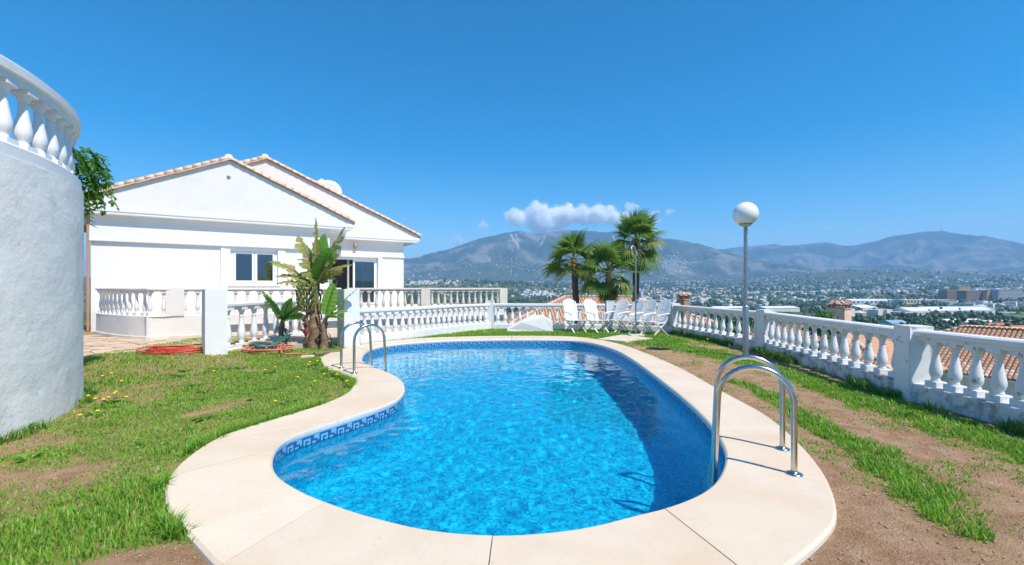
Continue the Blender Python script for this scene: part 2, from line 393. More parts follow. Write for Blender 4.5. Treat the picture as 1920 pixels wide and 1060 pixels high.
# mosaic waterline band with the key pattern: every tile its own small face
PAT = ["1111110001", "1000010001", "1011010111", "1001011100", "0001000000"]
NTB = 7200; tth = np.linspace(0, 2 * np.pi, NTB, endpoint=False); tr_ = rin(tth) + .006
tx, ty = C0[0] + tr_ * np.cos(tth), C0[1] + tr_ * np.sin(tth)
pts = np.stack([tx, ty], 1); loop = resample(pts, step=.0214, closed=True)[:-1]
ncol = len(loop) // 10 * 10; loop = resample(pts, n=ncol + 1, closed=True)
VL, QL, VN, QN = [], [], [], []
ts = .0214
for c in range(ncol):
    a, b = loop[c], loop[c + 1]
    for rw in range(8):
        z0 = -.058 - rw * ts; z1 = z0 - ts
        a2 = a + (b - a) * .06; b2 = a + (b - a) * .94
        navy = 1 <= rw <= 5 and PAT[rw - 1][c % 10] == '1'
        VV, QQ = (VN, QN) if navy else (VL, QL)
        n0 = len(VV); VV += [(*a2, z0 - .0012), (*b2, z0 - .0012), (*b2, z1 + .0012), (*a2, z1 + .0012)]; QQ.append((n0, n0 + 1, n0 + 2, n0 + 3))
o = inpool(link('light_tile_band', np_mesh('light_tile_band', VL, QL, M['tl']), pool)); tag(o, kind='stuff')
o = inpool(link('key_pattern_tiles', np_mesh('key_pattern_tiles', VN, QN, M['tn']), pool)); tag(o, kind='stuff')

# water: a rippled sheet of real waves (refracts the floor and focuses the sun into caustics)
def water_mat():
    m, n, l, b = mk('pool_water'); n.remove(b); out = n['Material Output']
    g = N(n, 'ShaderNodeBsdfGlass', Roughness=0.0, IOR=1.33); g.inputs['Color'].default_value = (.90, .985, 1, 1)
    l.new(g.outputs[0], out.inputs['Surface']); return m
ws = .035
wxs, wys = np.arange(-4.2, 3.2, ws), np.arange(2.2, 13.6, ws); WX, WY = np.meshgrid(wxs, wys)
wr = np.hypot(WX - C0[0], WY - C0[1]) - rin(theta(WX, WY))
WZ_ = WATER_Z + WAVE * (1.0 * (fbm(WX * 1.9 + .35 * WY, WY * 1.7, 2, 5) - .5) * .010 + (fbm(WX * 5.5, WY * 4.6 + .5 * WX, 2, 15) - .5) * .0066 + (fbm(WX * 11, WY * 9.5 - .4 * WX, 1, 25) - .5) * .0036)
kv = wr < .06; kc = kv[:-1, :-1] | kv[1:, :-1] | kv[:-1, 1:] | kv[1:, 1:]
idx = np.arange(WX.size).reshape(WX.shape); Q = np.stack([idx[:-1, :-1][kc], idx[:-1, 1:][kc], idx[1:, 1:][kc], idx[1:, :-1][kc]], 1)
used = np.unique(Q); rm = np.full(WX.size, -1); rm[used] = np.arange(len(used))
water = link('water', np_mesh('water', np.stack([WX.ravel(), WY.ravel(), WZ_.ravel()], 1)[used], rm[Q], water_mat(), smooth_=True)); tag(water, kind='structure')
water.cycles.is_caustics_caster = True
basin.cycles.is_caustics_receiver = True

# ================================================================== GARDEN GROUND
BAL = {'A': (5.45, 15.05), 'B': (6.00, 10.6), 'C': (5.42, 6.05), 'D': (5.46, 4.70), 'E': (5.9, 1.6), 'P': (-.80, 16.35), 'Q': (3.5, 15.95)}
garden_poly = [(-16, -6), (6.6, -6), BAL['E'], BAL['D'], BAL['C'], BAL['B'], BAL['A'], BAL['Q'], BAL['P'], (-2.3, 14.75), (-3.35, 13.25), (-3.9, 12.2), (-4.35, 11.8), (-6.0, 16), (-18, 16)]
def in_poly(x, y, poly):
    ins = np.zeros(np.shape(x), bool); n = len(poly)
    for i in range(n):
        x1, y1 = poly[i]; x2, y2 = poly[(i + 1) % n]
        c = ((y1 > y) != (y2 > y)) & (x < (x2 - x1) * (y - y1) / (y2 - y1 + 1e-12) + x1); ins ^= c
    return ins
def gz(x, y):
    """garden surface height"""
    x = np.asarray(x, float); y = np.asarray(y, float)
    return -.045 + .012 * (fbm(x * 1.3, y * 1.3, 3, 9) - .5) + .135 * smooth(6.9, 8.7, y) * smooth(-5.0, -6.8, x)
def strip(x, y, pl, w):
    d = np.full(np.shape(x), 9.0)
    for (a, b, wa, wb) in [(pl[i], pl[i + 1], w[i], w[i + 1]) for i in range(len(pl) - 1)]:
        ax, ay = a; bx, by = b; L2 = (bx - ax) ** 2 + (by - ay) ** 2
        t = np.clip(((x - ax) * (bx - ax) + (y - ay) * (by - ay)) / L2, 0, 1)
        dd = np.hypot(x - ax - t * (bx - ax), y - ay - t * (by - ay)) / (wa + t * (wb - wa)); d = np.minimum(d, dd)
    return d
GA = [G(*p) for p in [(1215,640),(1330,658),(1420,682),(1480,696),(1579,730),(1678,764),(1791,800),(1904,832),(2050,880)]]
GB = [G(*p) for p in [(1380,712),(1440,735),(1514,781),(1565,809),(1621,832),(1650,854),(1702,894),(1757,937),(1797,977)]]
def grass_mask(x, y):
    """(cover 0..1, lushness 0..1) of the turf"""
    x = np.asarray(x, float); y = np.asarray(y, float)
    nz = fbm(x * 1.1, y * 1.1, 4, 21); nf = fbm(x * 3.2, y * 3.2, 3, 33)
    nh = fbm(x * 9, y * 9, 2, 35)
    a = smooth(1.35, .45, strip(x, y, GA, [.45, .5, .36, .34, .34, .36, .38, .40, .42]) + (nf - .5) * 1.5) * (.35 + .65 * smooth(.35, .55, nh))
    b = smooth(1.4, .4, strip(x, y, GB, [.10, .14, .15, .19, .22, .24, .26, .22, .12]) + (nf - .5) * 1.4) * (.4 + .6 * smooth(.32, .52, nh))
    c = .22 * smooth(.52, .70, nf) * (x > 2.6)
    right = np.maximum(np.maximum(a, b), c)
    far = smooth(.40, .52, nz * .5 + nf * .5 + .04) * (y > 12.2)
    fb = (y > 12.2) & (x > -4.2) & (x < 4.9)
    left = smooth(.26, .54, nz * .55 + nf * .35 + fbm(x * 8, y * 8, 2, 36) * .1)
    bald = np.hypot((x + 1.85) / .55, (y - 2.25) / .42)          # bare earth beside the coping
    left = left * smooth(.75, 1.15, bald + (nf - .5) * .7) * (.35 + .65 * smooth(-5.6, -4.3, x + .35 * (y - 5) * 0 + (nf - .5) * 2))
    cov = np.where(fb, np.maximum(far, right * (x > 3.0)), np.where(x > .5, right, left))
    lush = np.where(x > .5, np.maximum(b, .75 * a), .8 * smooth(.54, .70, nf * .5 + nz * .5))
    lush = np.where((x < .5) & (y < 3.4), np.maximum(lush, .65 * smooth(.42, .55, nz)), lush)
    return cov, lush
st = .09
gx, gy = np.arange(-15.5, 6.7, st), np.arange(-4, 16.5, st)
XX, YY = np.meshgrid(gx, gy); cov, lush = grass_mask(XX, YY)
ps = pool_side(XX, YY)
ZZ = gz(XX, YY)
keepv = in_poly(XX, YY, garden_poly) & (ps > .45)
keep = keepv[:-1, :-1] & keepv[1:, :-1] & keepv[:-1, 1:] & keepv[1:, 1:]
idx = np.arange(XX.size).reshape(XX.shape)
Q = np.stack([idx[:-1, :-1][keep], idx[:-1, 1:][keep], idx[1:, 1:][keep], idx[1:, :-1][keep]], 1)
used = np.unique(Q); rm = np.full(XX.size, -1); rm[used] = np.arange(len(used))
Vg = np.stack([XX.ravel(), YY.ravel(), ZZ.ravel()], 1)[used]
def ground_mat():
    m, n, l, b = mk('garden_earth'); b.inputs['Roughness'].default_value = .95; b.inputs['Specular IOR Level'].default_value = .1
    at = N(n, 'ShaderNodeAttribute', attribute_name='turf'); tc = n.new('ShaderNodeTexCoord')
    n1 = N(n, 'ShaderNodeTexNoise', Scale=5.0, Detail=8.0, Roughness=.7); l.new(tc.outputs['Object'], n1.inputs['Vector'])
    n2 = N(n, 'ShaderNodeTexNoise', Scale=60.0, Detail=4.0, Roughness=.7); l.new(tc.outputs['Object'], n2.inputs['Vector'])
    soil = ramp(n, [(.25, (.31, .175, .095)), (.5, (.51, .315, .185)), (.75, (.66, .45, .29))]); l.new(n1.outputs['Fac'], soil.inputs['Fac'])
    th = ramp(n, [(.3, (.22, .22, .06)), (.5, (.34, .31, .11)), (.7, (.50, .42, .20))]); l.new(n2.outputs['Fac'], th.inputs['Fac'])
    mx = n.new('ShaderNodeMixRGB'); l.new(at.outputs['Fac'], mx.inputs['Fac']); l.new(soil.outputs[0], mx.inputs[1]); l.new(th.outputs[0], mx.inputs[2])
    vo = N(n, 'ShaderNodeTexVoronoi', Scale=90.0); l.new(tc.outputs['Object'], vo.inputs['Vector'])
    spk = ramp(n, [(.0, (1.35, 1.3, 1.25)), (.12, (1, 1, 1)), (.8, (.8, .8, .8))]); l.new(vo.outputs['Distance'], spk.inputs['Fac'])
    mu = N(n, 'ShaderNodeMixRGB', blend_type='MULTIPLY'); mu.inputs['Fac'].default_value = 1; l.new(mx.outputs[0], mu.inputs[1]); l.new(spk.outputs[0], mu.inputs[2])
    l.new(mu.outputs[0], b.inputs['Base Color'])
    ad = N(n, 'ShaderNodeMath', operation='ADD'); l.new(n1.outputs['Fac'], ad.inputs[0]); l.new(n2.outputs['Fac'], ad.inputs[1])
    bp = N(n, 'ShaderNodeBump', Strength=1.0, Distance=.03); l.new(ad.outputs[0], bp.inputs['Height']); l.new(bp.outputs['Normal'], b.inputs['Normal']); return m
tv = np.clip(cov.ravel()[used] * 1.15, 0, 1)
me = np_mesh('garden_ground', Vg, rm[Q], ground_mat(), smooth_=True, attr={'turf': np.stack([tv, tv, tv], 1)})
tag(link('garden_ground', me), kind='structure')

# ================================================================== TERRAIN, VALLEY AND MOUNTAINS
R1 = [(-600,.02),(200,.02),(400,.032),(600,.050),(700,.060),(760,.064),(800,.072),(850,.088),(900,.110),(940,.121),(970,.126),(1010,.121),(1060,.1295),(1100,.1285),(1140,.125),(1200,.121),(1260,.109),(1310,.096),(1350,.083),(1400,.067),(1470,.052),(1560,.042),(1700,.036),(2000,.035),(3000,.03)]
R2 = [(-600,.01),(900,.02),(1200,.06),(1300,.078),(1330,.083),(1360,.088),(1400,.0945),(1450,.0985),(1480,.094),(1510,.0985),(1550,.1035),(1568,.0985),(1600,.0925),(1640,.1035),(1665,.114),(1700,.1205),(1735,.1255),(1765,.1265),(1795,.1205),(1850,.1145),(1885,.1075),(1920,.099),(2000,.085),(2200,.06),(2600,.04),(3400,.02)]
DROP = [(0,-6),(20,-6),(60,-9.5),(150,-15),(300,-25.5),(500,-36),(800,-42),(1200,-42),(2000,-22),(3000,8),(4500,70),(6000,90),(14000,90)]
def tz(x, y):
    x = np.asarray(x, float); y = np.asarray(y, float)
    r = np.hypot(x, y); az = np.arctan2(x, np.maximum(y, -1e9)); front = smooth(rad(100), rad(62), np.abs(az))
    pxs = CX + F * np.tan(np.clip(az, -1.25, 1.25))
    base = np.interp(r, *zip(*DROP))
    base = base + smooth(300, 900, r) * 9 * (fbm(x / 420, y / 420, 3, 3) - .5) * 2
    base = base + front * 48 * np.exp(-((pxs - 860) / 190) ** 2) * np.exp(-((r - 2500) / 700) ** 2)
    base = base + front * 70 * np.exp(-((pxs - 1640) / 200) ** 2) * np.exp(-((r - 4700) / 600) ** 2)
    nz1 = 1 - np.abs(2 * fbm(x / 900 + 7, y / 900, 5, 11) - 1); nz2 = 1 - np.abs(2 * fbm(x / 340, y / 340 + 3, 4, 17) - 1)
    nz3 = 1 - np.abs(2 * fbm(x / 120 + 5, y / 120 + 3, 3, 19) - 1)
    out = base
    for (prof, RR, Wd) in ((R1, 6800., 2300.), (R2, 9600., 2700.)):
        e = np.interp(pxs, *zip(*prof)); yy = RR * np.cos(np.clip(az, -1.25, 1.25)); peak = e * yy + H
        t = (r - RR) / Wd; up = np.where(t < 0, np.clip(1 + t, 0, 1), np.clip(1 - t * .8, 0, 1)); s_ = up * up * (3 - 2 * up) * .55 + up * .45
        carve = (1 - up) * up * 4
        hgt = base + (peak - base) * s_ + carve * (200 * (nz1 - .75) + 105 * (nz2 - .7) + 30 * (nz3 - .7)) * np.clip(peak / 500, .2, 1.2) + up * 14 * (nz2 - .7)
        out = np.maximum(out, np.where(up > 0, hgt * front + base * (1 - front), base))
    return out
az_f = np.concatenate([np.arange(-180, -54, 4.0), np.arange(-54, 54, .13), np.arange(54, 180, 4.0)])
rr = np.concatenate([np.geomspace(4, 1500, 70), np.linspace(1540, 4400, 46), np.linspace(4450, 10200, 120), np.geomspace(10400, 16000, 6)])
AZ, RR_ = np.meshgrid(np.radians(az_f), rr); TX, TY = RR_ * np.sin(AZ), RR_ * np.cos(AZ); TZ = tz(TX, TY)
nA = len(az_f); idx = np.arange(TX.size).reshape(TX.shape)
nxt = np.roll(idx, -1, 1)
Q = np.stack([idx[:-1].ravel(), idx[1:].ravel(), nxt[1:].ravel(), nxt[:-1].ravel()], 1)[:, ::-1]
rV = RR_.ravel(); xV, yV = TX.ravel(), TY.ravel()
def lerp(a, b, t): return a + (b - a) * t[:, None]
g1 = fbm(xV / 160, yV / 160, 4, 41); g2 = fbm(xV / 45, yV / 45, 3, 43); g3 = fbm(xV / 700, yV / 700, 4, 47)
one = np.ones((len(xV), 1))
colr = lerp(one * [.075, .105, .035], one * [.17, .17, .075], smooth(.35, .65, g1))
colr = lerp(colr, one * [.045, .075, .028], smooth(.5, .62, g2) * .8)
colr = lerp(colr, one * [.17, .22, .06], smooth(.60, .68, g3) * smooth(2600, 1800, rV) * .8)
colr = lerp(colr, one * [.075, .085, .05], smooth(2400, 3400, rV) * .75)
mt = smooth(4400, 5400, rV)
rock = lerp(one * [.06, .075, .040], one * [.20, .185, .15], smooth(.42, .66, fbm(xV / 380, yV / 380, 5, 51)))
rock = lerp(rock, one * [.035, .055, .028], smooth(.52, .60, fbm(xV / 110, yV / 110, 3, 53)) * .7)
colr = lerp(colr, rock, mt)
pxv = CX + F * np.tan(np.clip(np.arctan2(xV, yV), -1.25, 1.25))
def scar(p0, e0, p1, e1, w):   # pale rock gullies near the summit
    e = (TZ.ravel() - H) / np.maximum(yV, 1); t = np.clip((e - e0) / (e1 - e0), 0, 1); d = np.abs(pxv - (p0 + (p1 - p0) * t))
    return ((e < e0) & (e > e1) & (d < w) & (yV > 4000) & (rV < 6900)).astype(float)
sc_ = scar(957, .121, 972, .093, 2.2) + scar(968, .123, 970, .10, 1.8) + scar(1022, .12, 1014, .096, 2.0) + scar(1148, .12, 1156, .10, 1.5)
colr = lerp(colr, one * [.42, .38, .33], np.clip(sc_, 0, 1) * .8)
def terrain_mat():
    m, n, l, b = mk('valley_and_hills'); b.inputs['Roughness'].default_value = .95; b.inputs['Specular IOR Level'].default_value = .1
    at = N(n, 'ShaderNodeAttribute', attribute_name='cover'); tc = n.new('ShaderNodeTexCoord')
    n1 = N(n, 'ShaderNodeTexNoise', Scale=.03, Detail=8.0, Roughness=.75); l.new(tc.outputs['Object'], n1.inputs['Vector'])
    r = ramp(n, [(.3, (.6, .65, .65)), (.5, (1, 1, 1)), (.7, (1.4, 1.35, 1.3))]); l.new(n1.outputs['Fac'], r.inputs['Fac'])
    mu = N(n, 'ShaderNodeMixRGB', blend_type='MULTIPLY'); mu.inputs['Fac'].default_value = 1; l.new(at.outputs['Color'], mu.inputs[1]); l.new(r.outputs[0], mu.inputs[2])
    l.new(mu.outputs[0], b.inputs['Base Color']); return m
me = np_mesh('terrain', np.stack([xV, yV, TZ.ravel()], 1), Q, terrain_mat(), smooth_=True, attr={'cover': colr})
tag(link('terrain', me), kind='structure')
# ================================================================== BALUSTRADES
def baluster_mesh(name, h, rmax, m, n=14, base=.075):
    mb = MB(); b = rmax * 1.12
    mb.box((0, 0, base / 2), (2 * b, 2 * b, base), m=0, bev=.006)
    top = h - .05
    z0, z1 = base, top; L = z1 - z0
    prof = [(.62, 0), (.72, .02), (.70, .05), (.60, .075), (.66, .10), (.88, .16), (.99, .23), (1.0, .29), (.93, .38), (.80, .48), (.67, .58), (.57, .68), (.51, .76), (.50, .775), (.60, .785), (.62, .80), (.60, .815), (.52, .825), (.52, .85), (.60, .90), (.78, .955), (.95, 1.0)]
    mb.lathe([(r * rmax, z0 + q * L) for r, q in prof], n)
    mb.box((0, 0, top + .03), (2 * b, 2 * b, .06), bev=.006)
    return mb.mesh(name, m)
def post_mesh(name, w, d, h, m, zb=0.0, panel=True, cap=False):
    bm = bmesh.new(); bmesh.ops.create_cube(bm, size=1)
    for v in bm.verts: v.co = Vector((v.co.x * w, v.co.y * d, zb + (v.co.z + .5) * (h - zb)))
    if panel:
        side = [f for f in bm.faces if abs(f.normal.z) < .3]
        r = bmesh.ops.inset_individual(bm, faces=side, thickness=min(w, d) * .2, depth=-.014)
    bmesh.ops.bevel(bm, geom=[e for e in bm.edges if e.calc_length() > .2 and len(e.link_faces) == 2 and e.calc_face_angle(0) > 1.2], offset=.008, segments=2, affect='EDGES')
    me = bpy.data.meshes.new(name); bm.to_mesh(me); bm.free(); me.materials.append(m)
    return me
BM = {}
def run(label, path, z0, plinth, railtop, spacing=None, count=None, posts=(), rmax=.068, bmat='white', rmat='white', pmat='white', deep=.12, railh=.13, railw=.20, post=(.30, .30, 1.0), plw=.24, name='balustrade', first=True, last=True, margin=.26, group=None, panel=True):
    path = [np.asarray(p, float) for p in path]; base = path[0]
    root = empty(name, (float(base[0]), float(base[1]), z0)); tag(root, label, 'balustrade', group)
    loc = [(p[0] - base[0], p[1] - base[1]) for p in path]
    pl = MB().sweep([(-plw / 2, -deep), (-plw / 2, plinth - .015), (-plw / 2 + .015, plinth), (plw / 2 - .015, plinth), (plw / 2, plinth - .015), (plw / 2, -deep)], loc)
    pl.build('plinth', M[pmat], root)
    rw = railw / 2; zt = railtop; zb = railtop - railh
    rl = MB().sweep([(-rw, zb + railh * .42), (-rw - .004, zt - .02), (-rw + .02, zt), (rw - .02, zt), (rw + .004, zt - .02), (rw, zb + railh * .42), (rw - .035, zb + railh * .36), (rw - .035, zb), (-rw + .035, zb), (-rw + .035, zb + railh * .36)], loc)
    rl.build('rail', M[rmat], root)
    h = zb - plinth + .006; key = (round(h, 3), rmax, bmat)
    if key not in BM: BM[key] = baluster_mesh('baluster', h, rmax, M[bmat])
    P = np.array(loc); L = np.concatenate([[0], np.cumsum(np.hypot(*np.diff(P, axis=0).T))]); T = L[-1]
    m0 = margin if first else spacing / 2 if spacing else margin; n = count or int(round((T - 2 * margin) / spacing)) + 1
    for s in np.linspace(margin, T - margin, n):
        x, y = np.interp(s, L, P[:, 0]), np.interp(s, L, P[:, 1]); k = min(np.searchsorted(L, s), len(P) - 1); k = max(k, 1); d = P[k] - P[k - 1]
        link('baluster', BM[key], root, (x, y, plinth - .003), (random.gauss(0, .006), random.gauss(0, .006), math.atan2(d[1], d[0]) + random.gauss(0, .03)))
    for s in posts:
        s_ = s * T; x, y = np.interp(s_, L, P[:, 0]), np.interp(s_, L, P[:, 1]); k = max(1, min(np.searchsorted(L, s_), len(P) - 1)); d = P[k] - P[k - 1]
        key2 = ('post', post, pmat, deep)
        if key2 not in BM: BM[key2] = post_mesh('post', post[0], post[1], post[2], M[rmat], -deep, panel)
        link('post', BM[key2], root, (x, y, 0), (0, 0, math.atan2(d[1], d[0])))
    return root
A, B, C, D, E, P_, Q_ = [BAL[k] for k in 'ABCDEPQ']
DP = 6.2
kw = dict(z0=-.05, plinth=.24, railtop=.95, bmat='oldwhite', rmat='oldwhite', pmat='plinthwhite', deep=DP, post=(.30, .30, 1.0))
run('peeling white balustrade between the corner post and the globe lamp', [A, B], count=12, posts=(0, 1), margin=.33, **kw)
run('weathered white balustrade in front of the terracotta roof with hip', [B, C], count=14, posts=(1,), margin=.30, **kw)
run('weathered balustrade beyond the third post, nearest the pool ladder', [C, D, E], spacing=.245, margin=.31, **kw)
kw2 = dict(z0=-.05, plinth=.22, railtop=.95, deep=DP, post=(.30, .30, 1.06))
run('white balustrade behind the folding chairs and palms', [P_, Q_], spacing=.262, posts=(0, 1), margin=.28, **kw2)
run('short white balustrade between the white chairs and the corner chimney', [Q_, A], spacing=.262, margin=.28, **{**kw2, 'rmat': 'oldwhite'})
LC = catmull([(-4.06, 11.75), (-3.62, 12.45), (-3.0, 13.25), (-2.3, 14.4), (-1.6, 15.45), P_], 6)
run('curved white balustrade behind the far pool ladder', LC, spacing=.262, margin=.24, **{**kw2, 'plinth': .26})
p1, p2 = np.array((-6.34, 9.55)), np.array((-4.30, 11.35))
run('white balustrade behind the banana plants with tall slim balusters', [(-6.36, 9.75), (-6.33, 13.85)], z0=0.06, plinth=.04, railtop=1.06, count=8, margin=.26, rmax=.085, deep=.3, railh=.12, railw=.19, post=(.42, .42, 1.44), posts=())
for q, lb in ((p1, 'tall white gate post beside the red hose'), (p2 + np.array((.12, .10)), 'tall white post between banana plants and pool ladder')):
    o = link('gate_post', post_mesh('gate_post', .40, .46, 1.43, M['white'], -.3, False), None, (q[0], q[1], 0), (0, 0, math.atan2(1.8, 2.0)))
    tag(o, lb, 'post')

# ------------------------------------------------------------------ curved wall on the left with the upper balustrade
WC, WR = np.array((-8.96, 3.47)), 4.08
def arc(r, a0, a1, n): return [(WC[0] + r * math.cos(a), WC[1] + r * math.sin(a)) for a in np.radians(np.linspace(a0, a1, n))]
top_h = 2.76
wall = MB()
V = []; Q = []; nA_, nZ = 150, 60
for i, a in enumerate(np.radians(np.linspace(-70, 150, nA_))):
    for k_, z in enumerate(np.linspace(-.25, top_h, nZ)):
        dr = .012 * (fbm(a * 9, z * 2.2, 3, 61) - .5) * 2
        V.append((WC[0] + (WR + dr) * math.cos(a), WC[1] + (WR + dr) * math.sin(a), z))
Q = [(i * nZ + k_, (i + 1) * nZ + k_, (i + 1) * nZ + k_ + 1, i * nZ + k_ + 1) for i in range(nA_ - 1) for k_ in range(nZ - 1)]
me = np_mesh('curved_wall', V, Q, M['stucco'], smooth_=True)
rw_ = empty('curved_wall', (WC[0], WC[1], 0)); tag(rw_, 'tall curved grey white stucco retaining wall beside the lawn', 'wall')
o = link('face', me, rw_, (-WC[0], -WC[1], 0))
tp = MB().sweep([(-.005, top_h - .02), (-.005, top_h), (.5, top_h), (.5, top_h - .02)], [(x - WC[0], y - WC[1]) for x, y in arc(WR - .01, 150, -70, 90)])
tp.build('top', M['white'], rw_)
ub = run('white balustrade on top of the curved stucco wall', arc(WR - .16, 84, -60, 110), z0=top_h, plinth=.15, railtop=1.0, spacing=.285, margin=.3, rmax=.078, deep=.0, railh=.19, railw=.25, plw=.28, posts=())
o = link('corner_post', post_mesh('corner_post', .26, .26, 1.12, M['white'], 0, False), None, (*arc(WR - .2, 87, 88, 2)[0], top_h)); tag(o, 'white end post of the balustrade above the stucco wall', 'post')

# ================================================================== HOUSE
HP0, HU, HV = np.array((-9.5, 16.3)), np.array((.851, .526)), np.array((-.526, .851))
HU /= np.hypot(*HU); HV = np.array((-HU[1], HU[0])); HANG = math.atan2(HU[1], HU[0])
house = empty('white_villa', (HP0[0], HP0[1], 0), HANG)    # local x along the facade, local y into the house
tag(house, 'white single storey villa with two gables edged in terracotta tiles', 'house')
FLOOR = .70
def wall_with_hole(name, x0, x1, y, th, z0, z1, holes, m, parent):
    """wall slab in the x-z plane at y..y+th with rectangular holes (hx0,hx1,hz0,hz1)"""
    xs = sorted({x0, x1, *[h[0] for h in holes], *[h[1] for h in holes]}); zs = sorted({z0, z1, *[h[2] for h in holes], *[h[3] for h in holes]})
    V = []; Fc = []; vid = {}
    def vv(x, yy, z):
        k = (round(x, 4), round(yy, 4), round(z, 4))
        if k not in vid: vid[k] = len(V); V.append(k)
        return vid[k]
    solid = lambda a, b: not any(h[0] - 1e-6 <= a and b[0] <= h[1] + 1e-6 and h[2] - 1e-6 <= b[1] and b[2] <= h[3] + 1e-6 for h in holes)
    cells = {}
    for i in range(len(xs) - 1):
        for k_ in range(len(zs) - 1): cells[i, k_] = solid(xs[i], (xs[i + 1], zs[k_], zs[k_ + 1]))
    for (i, k_), s_ in cells.items():
        if not s_: continue
        a, b, c, d = xs[i], xs[i + 1], zs[k_], zs[k_ + 1]
        Fc.append((vv(a, y, c), vv(b, y, c), vv(b, y, d), vv(a, y, d))); Fc.append((vv(a, y + th, c), vv(a, y + th, d), vv(b, y + th, d), vv(b, y + th, c)))
        if not cells.get((i - 1, k_), False): Fc.append((vv(a, y, c), vv(a, y, d), vv(a, y + th, d), vv(a, y + th, c)))
        if not cells.get((i + 1, k_), False): Fc.append((vv(b, y, c), vv(b, y + th, c), vv(b, y + th, d), vv(b, y, d)))
        if not cells.get((i, k_ - 1), False): Fc.append((vv(a, y, c), vv(a, y + th, c), vv(b, y + th, c), vv(b, y, c)))
        if not cells.get((i, k_ + 1), False): Fc.append((vv(a, y, d), vv(b, y, d), vv(b, y + th, d), vv(a, y + th, d)))
    return link(name, raw_mesh(name, V, Fc, m), parent)
WX0, WX1 = -.63, .87; WZ0, WZ1 = 1.57, 2.87
FX0, FX1 = -4.33, 2.66
fw = wall_with_hole('wall', FX0, FX1, 0, .28, -.1, 3.80, [(WX0, WX1, WZ0, WZ1)], M['house'], house); tag(fw, 'front wall with the double window')
MB().box((FX0 + .14, 3.2, 1.85), (.28, 5.8, 3.9)).build('wall', M['house'], house)
MB().box((FX1 - .14, 1.04, 1.85), (.28, 1.5, 3.9)).build('wall', M['house'], house)
DX0, DX1, DZ1 = 3.04, 5.06, 2.81
ww = wall_with_hole('wall', FX1 - .02, 6.27, 1.80, .28, -.1, 3.72, [(DX0, DX1, FLOOR, DZ1)], M['house'], house); tag(ww, 'set back wall with the sliding door')
MB().box((6.13, 5.6, 1.81), (.28, 7.0, 3.82)).build('wall', M['house'], house)
MB().box((1, 9.2, 1.81), (10.2, .28, 3.82)).build('wall', M['house'], house)
# raised bands and the panel round the window
b1 = MB().box(((FX0 + FX1) / 2, -.025, 3.36), (FX1 - FX0 + .05, .05, .84)).build('upper_band', M['house'], house)
MB().box(((FX0 + FX1) / 2, -.05, 2.985), (FX1 - FX0 + .06, .10, .09), bev=.02).build('string_course', M['white'], house)
for (x0, x1, z0, z1) in ((-.92, -.80, FLOOR, 2.94), (-.80, WX0 - .0, FLOOR, 2.94), (WX1, 1.12, FLOOR, 2.94), (WX0, WX1, FLOOR, WZ0 - .03), (WX0, WX1, WZ1, 2.94)):
    MB().box(((x0 + x1) / 2, -.02, (z0 + z1) / 2), (x1 - x0, .04 if x0 > -.9 else .06, z1 - z0)).build('window_surround', M['house'], house)
MB().box((5.72, 1.775, 2.93), (1.16, .07, .10), bev=.02).build('string_course', M['white'], house)
MB().box((4.1, 1.77, 2.93), (2.3, .08, .18), bev=.02).build('door_lintel', M['white'], house)
MB().box((DX1 + .11, 1.775, 1.78), (.20, .06, 2.14)).build('door_jamb', M['white'], house)
MB().box((0.12, -.05, WZ0 - .025), (1.66, .16, .05), bev=.01).build('window_sill', M['cream'], house)
# double window
win = empty('window', (0, .10, 0)); win.parent = house
wm = (WX0 + WX1) / 2
for (c, s_) in (((wm, 0, WZ0 + .04), (WX1 - WX0, .08, .08)), ((wm, 0, WZ1 - .04), (WX1 - WX0, .08, .08)), ((WX0 + .04, 0, (WZ0 + WZ1) / 2), (.08, .08, WZ1 - WZ0 - .16)), ((WX1 - .04, 0, (WZ0 + WZ1) / 2), (.08, .08, WZ1 - WZ0 - .16))):
    MB().box(c, s_, bev=.006).build('frame', M['pvc'], win)
for (x0, x1) in ((WX0 + .085, wm - .004), (wm + .004, WX1 - .085)):
    mb = MB(); zc = (WZ0 + WZ1) / 2; hz = WZ1 - WZ0 - .17
    for (c, s_) in ((((x0 + x1) / 2, -.02, WZ0 + .085 + .04), (x1 - x0, .06, .08)), (((x0 + x1) / 2, -.02, WZ1 - .085 - .04), (x1 - x0, .06, .08)), ((x0 + .04, -.02, zc), (.08, .06, hz - .16)), ((x1 - .04, -.02, zc), (.08, .06, hz - .16))): mb.box(c, s_, bev=.005)
    mb.build('sash', M['pvc'], win)
    MB().box(((x0 + x1) / 2, -.02, zc), (x1 - x0 - .15, .012, hz - .15)).build('pane', M['glass'], win)
MB().box((wm, .75, (WZ0 + WZ1) / 2), (2.4, .04, 2.0)).build('room_wall', M['dark'], house)  # near-black panel: the shade of the unlit room is put into its colour
# sliding door
door = empty('sliding_door', (0, 1.95, 0)); door.parent = house
for (c, s_) in ((((DX0 + DX1) / 2, 0, DZ1 - .04), (DX1 - DX0, .12, .08)), ((DX0 + .04, 0, 1.74), (.08, .12, 2.02)), ((DX1 - .04, 0, 1.74), (.08, .12, 2.02))): MB().box(c, s_, bev=.006).build('frame', M['pvc'], door)
for (x0, x1, yy) in ((DX0 + .95, DX1 - .06, -.03), (DX0 + .72, DX0 + .80, .04)):
    mb = MB()
    for (c, s_) in (((x0 + .04, yy, 1.74), (.08, .05, 2.0)), ((x1 - .04, yy, 1.74), (.08, .05, 2.0)), (((x0 + x1) / 2, yy, .76), (max(x1 - x0 - .16, .01), .05, .08)), (((x0 + x1) / 2, yy, 2.69), (max(x1 - x0 - .16, .01), .05, .08))): mb.box(c, s_)
    mb.build('door_leaf', M['pvc'], door)
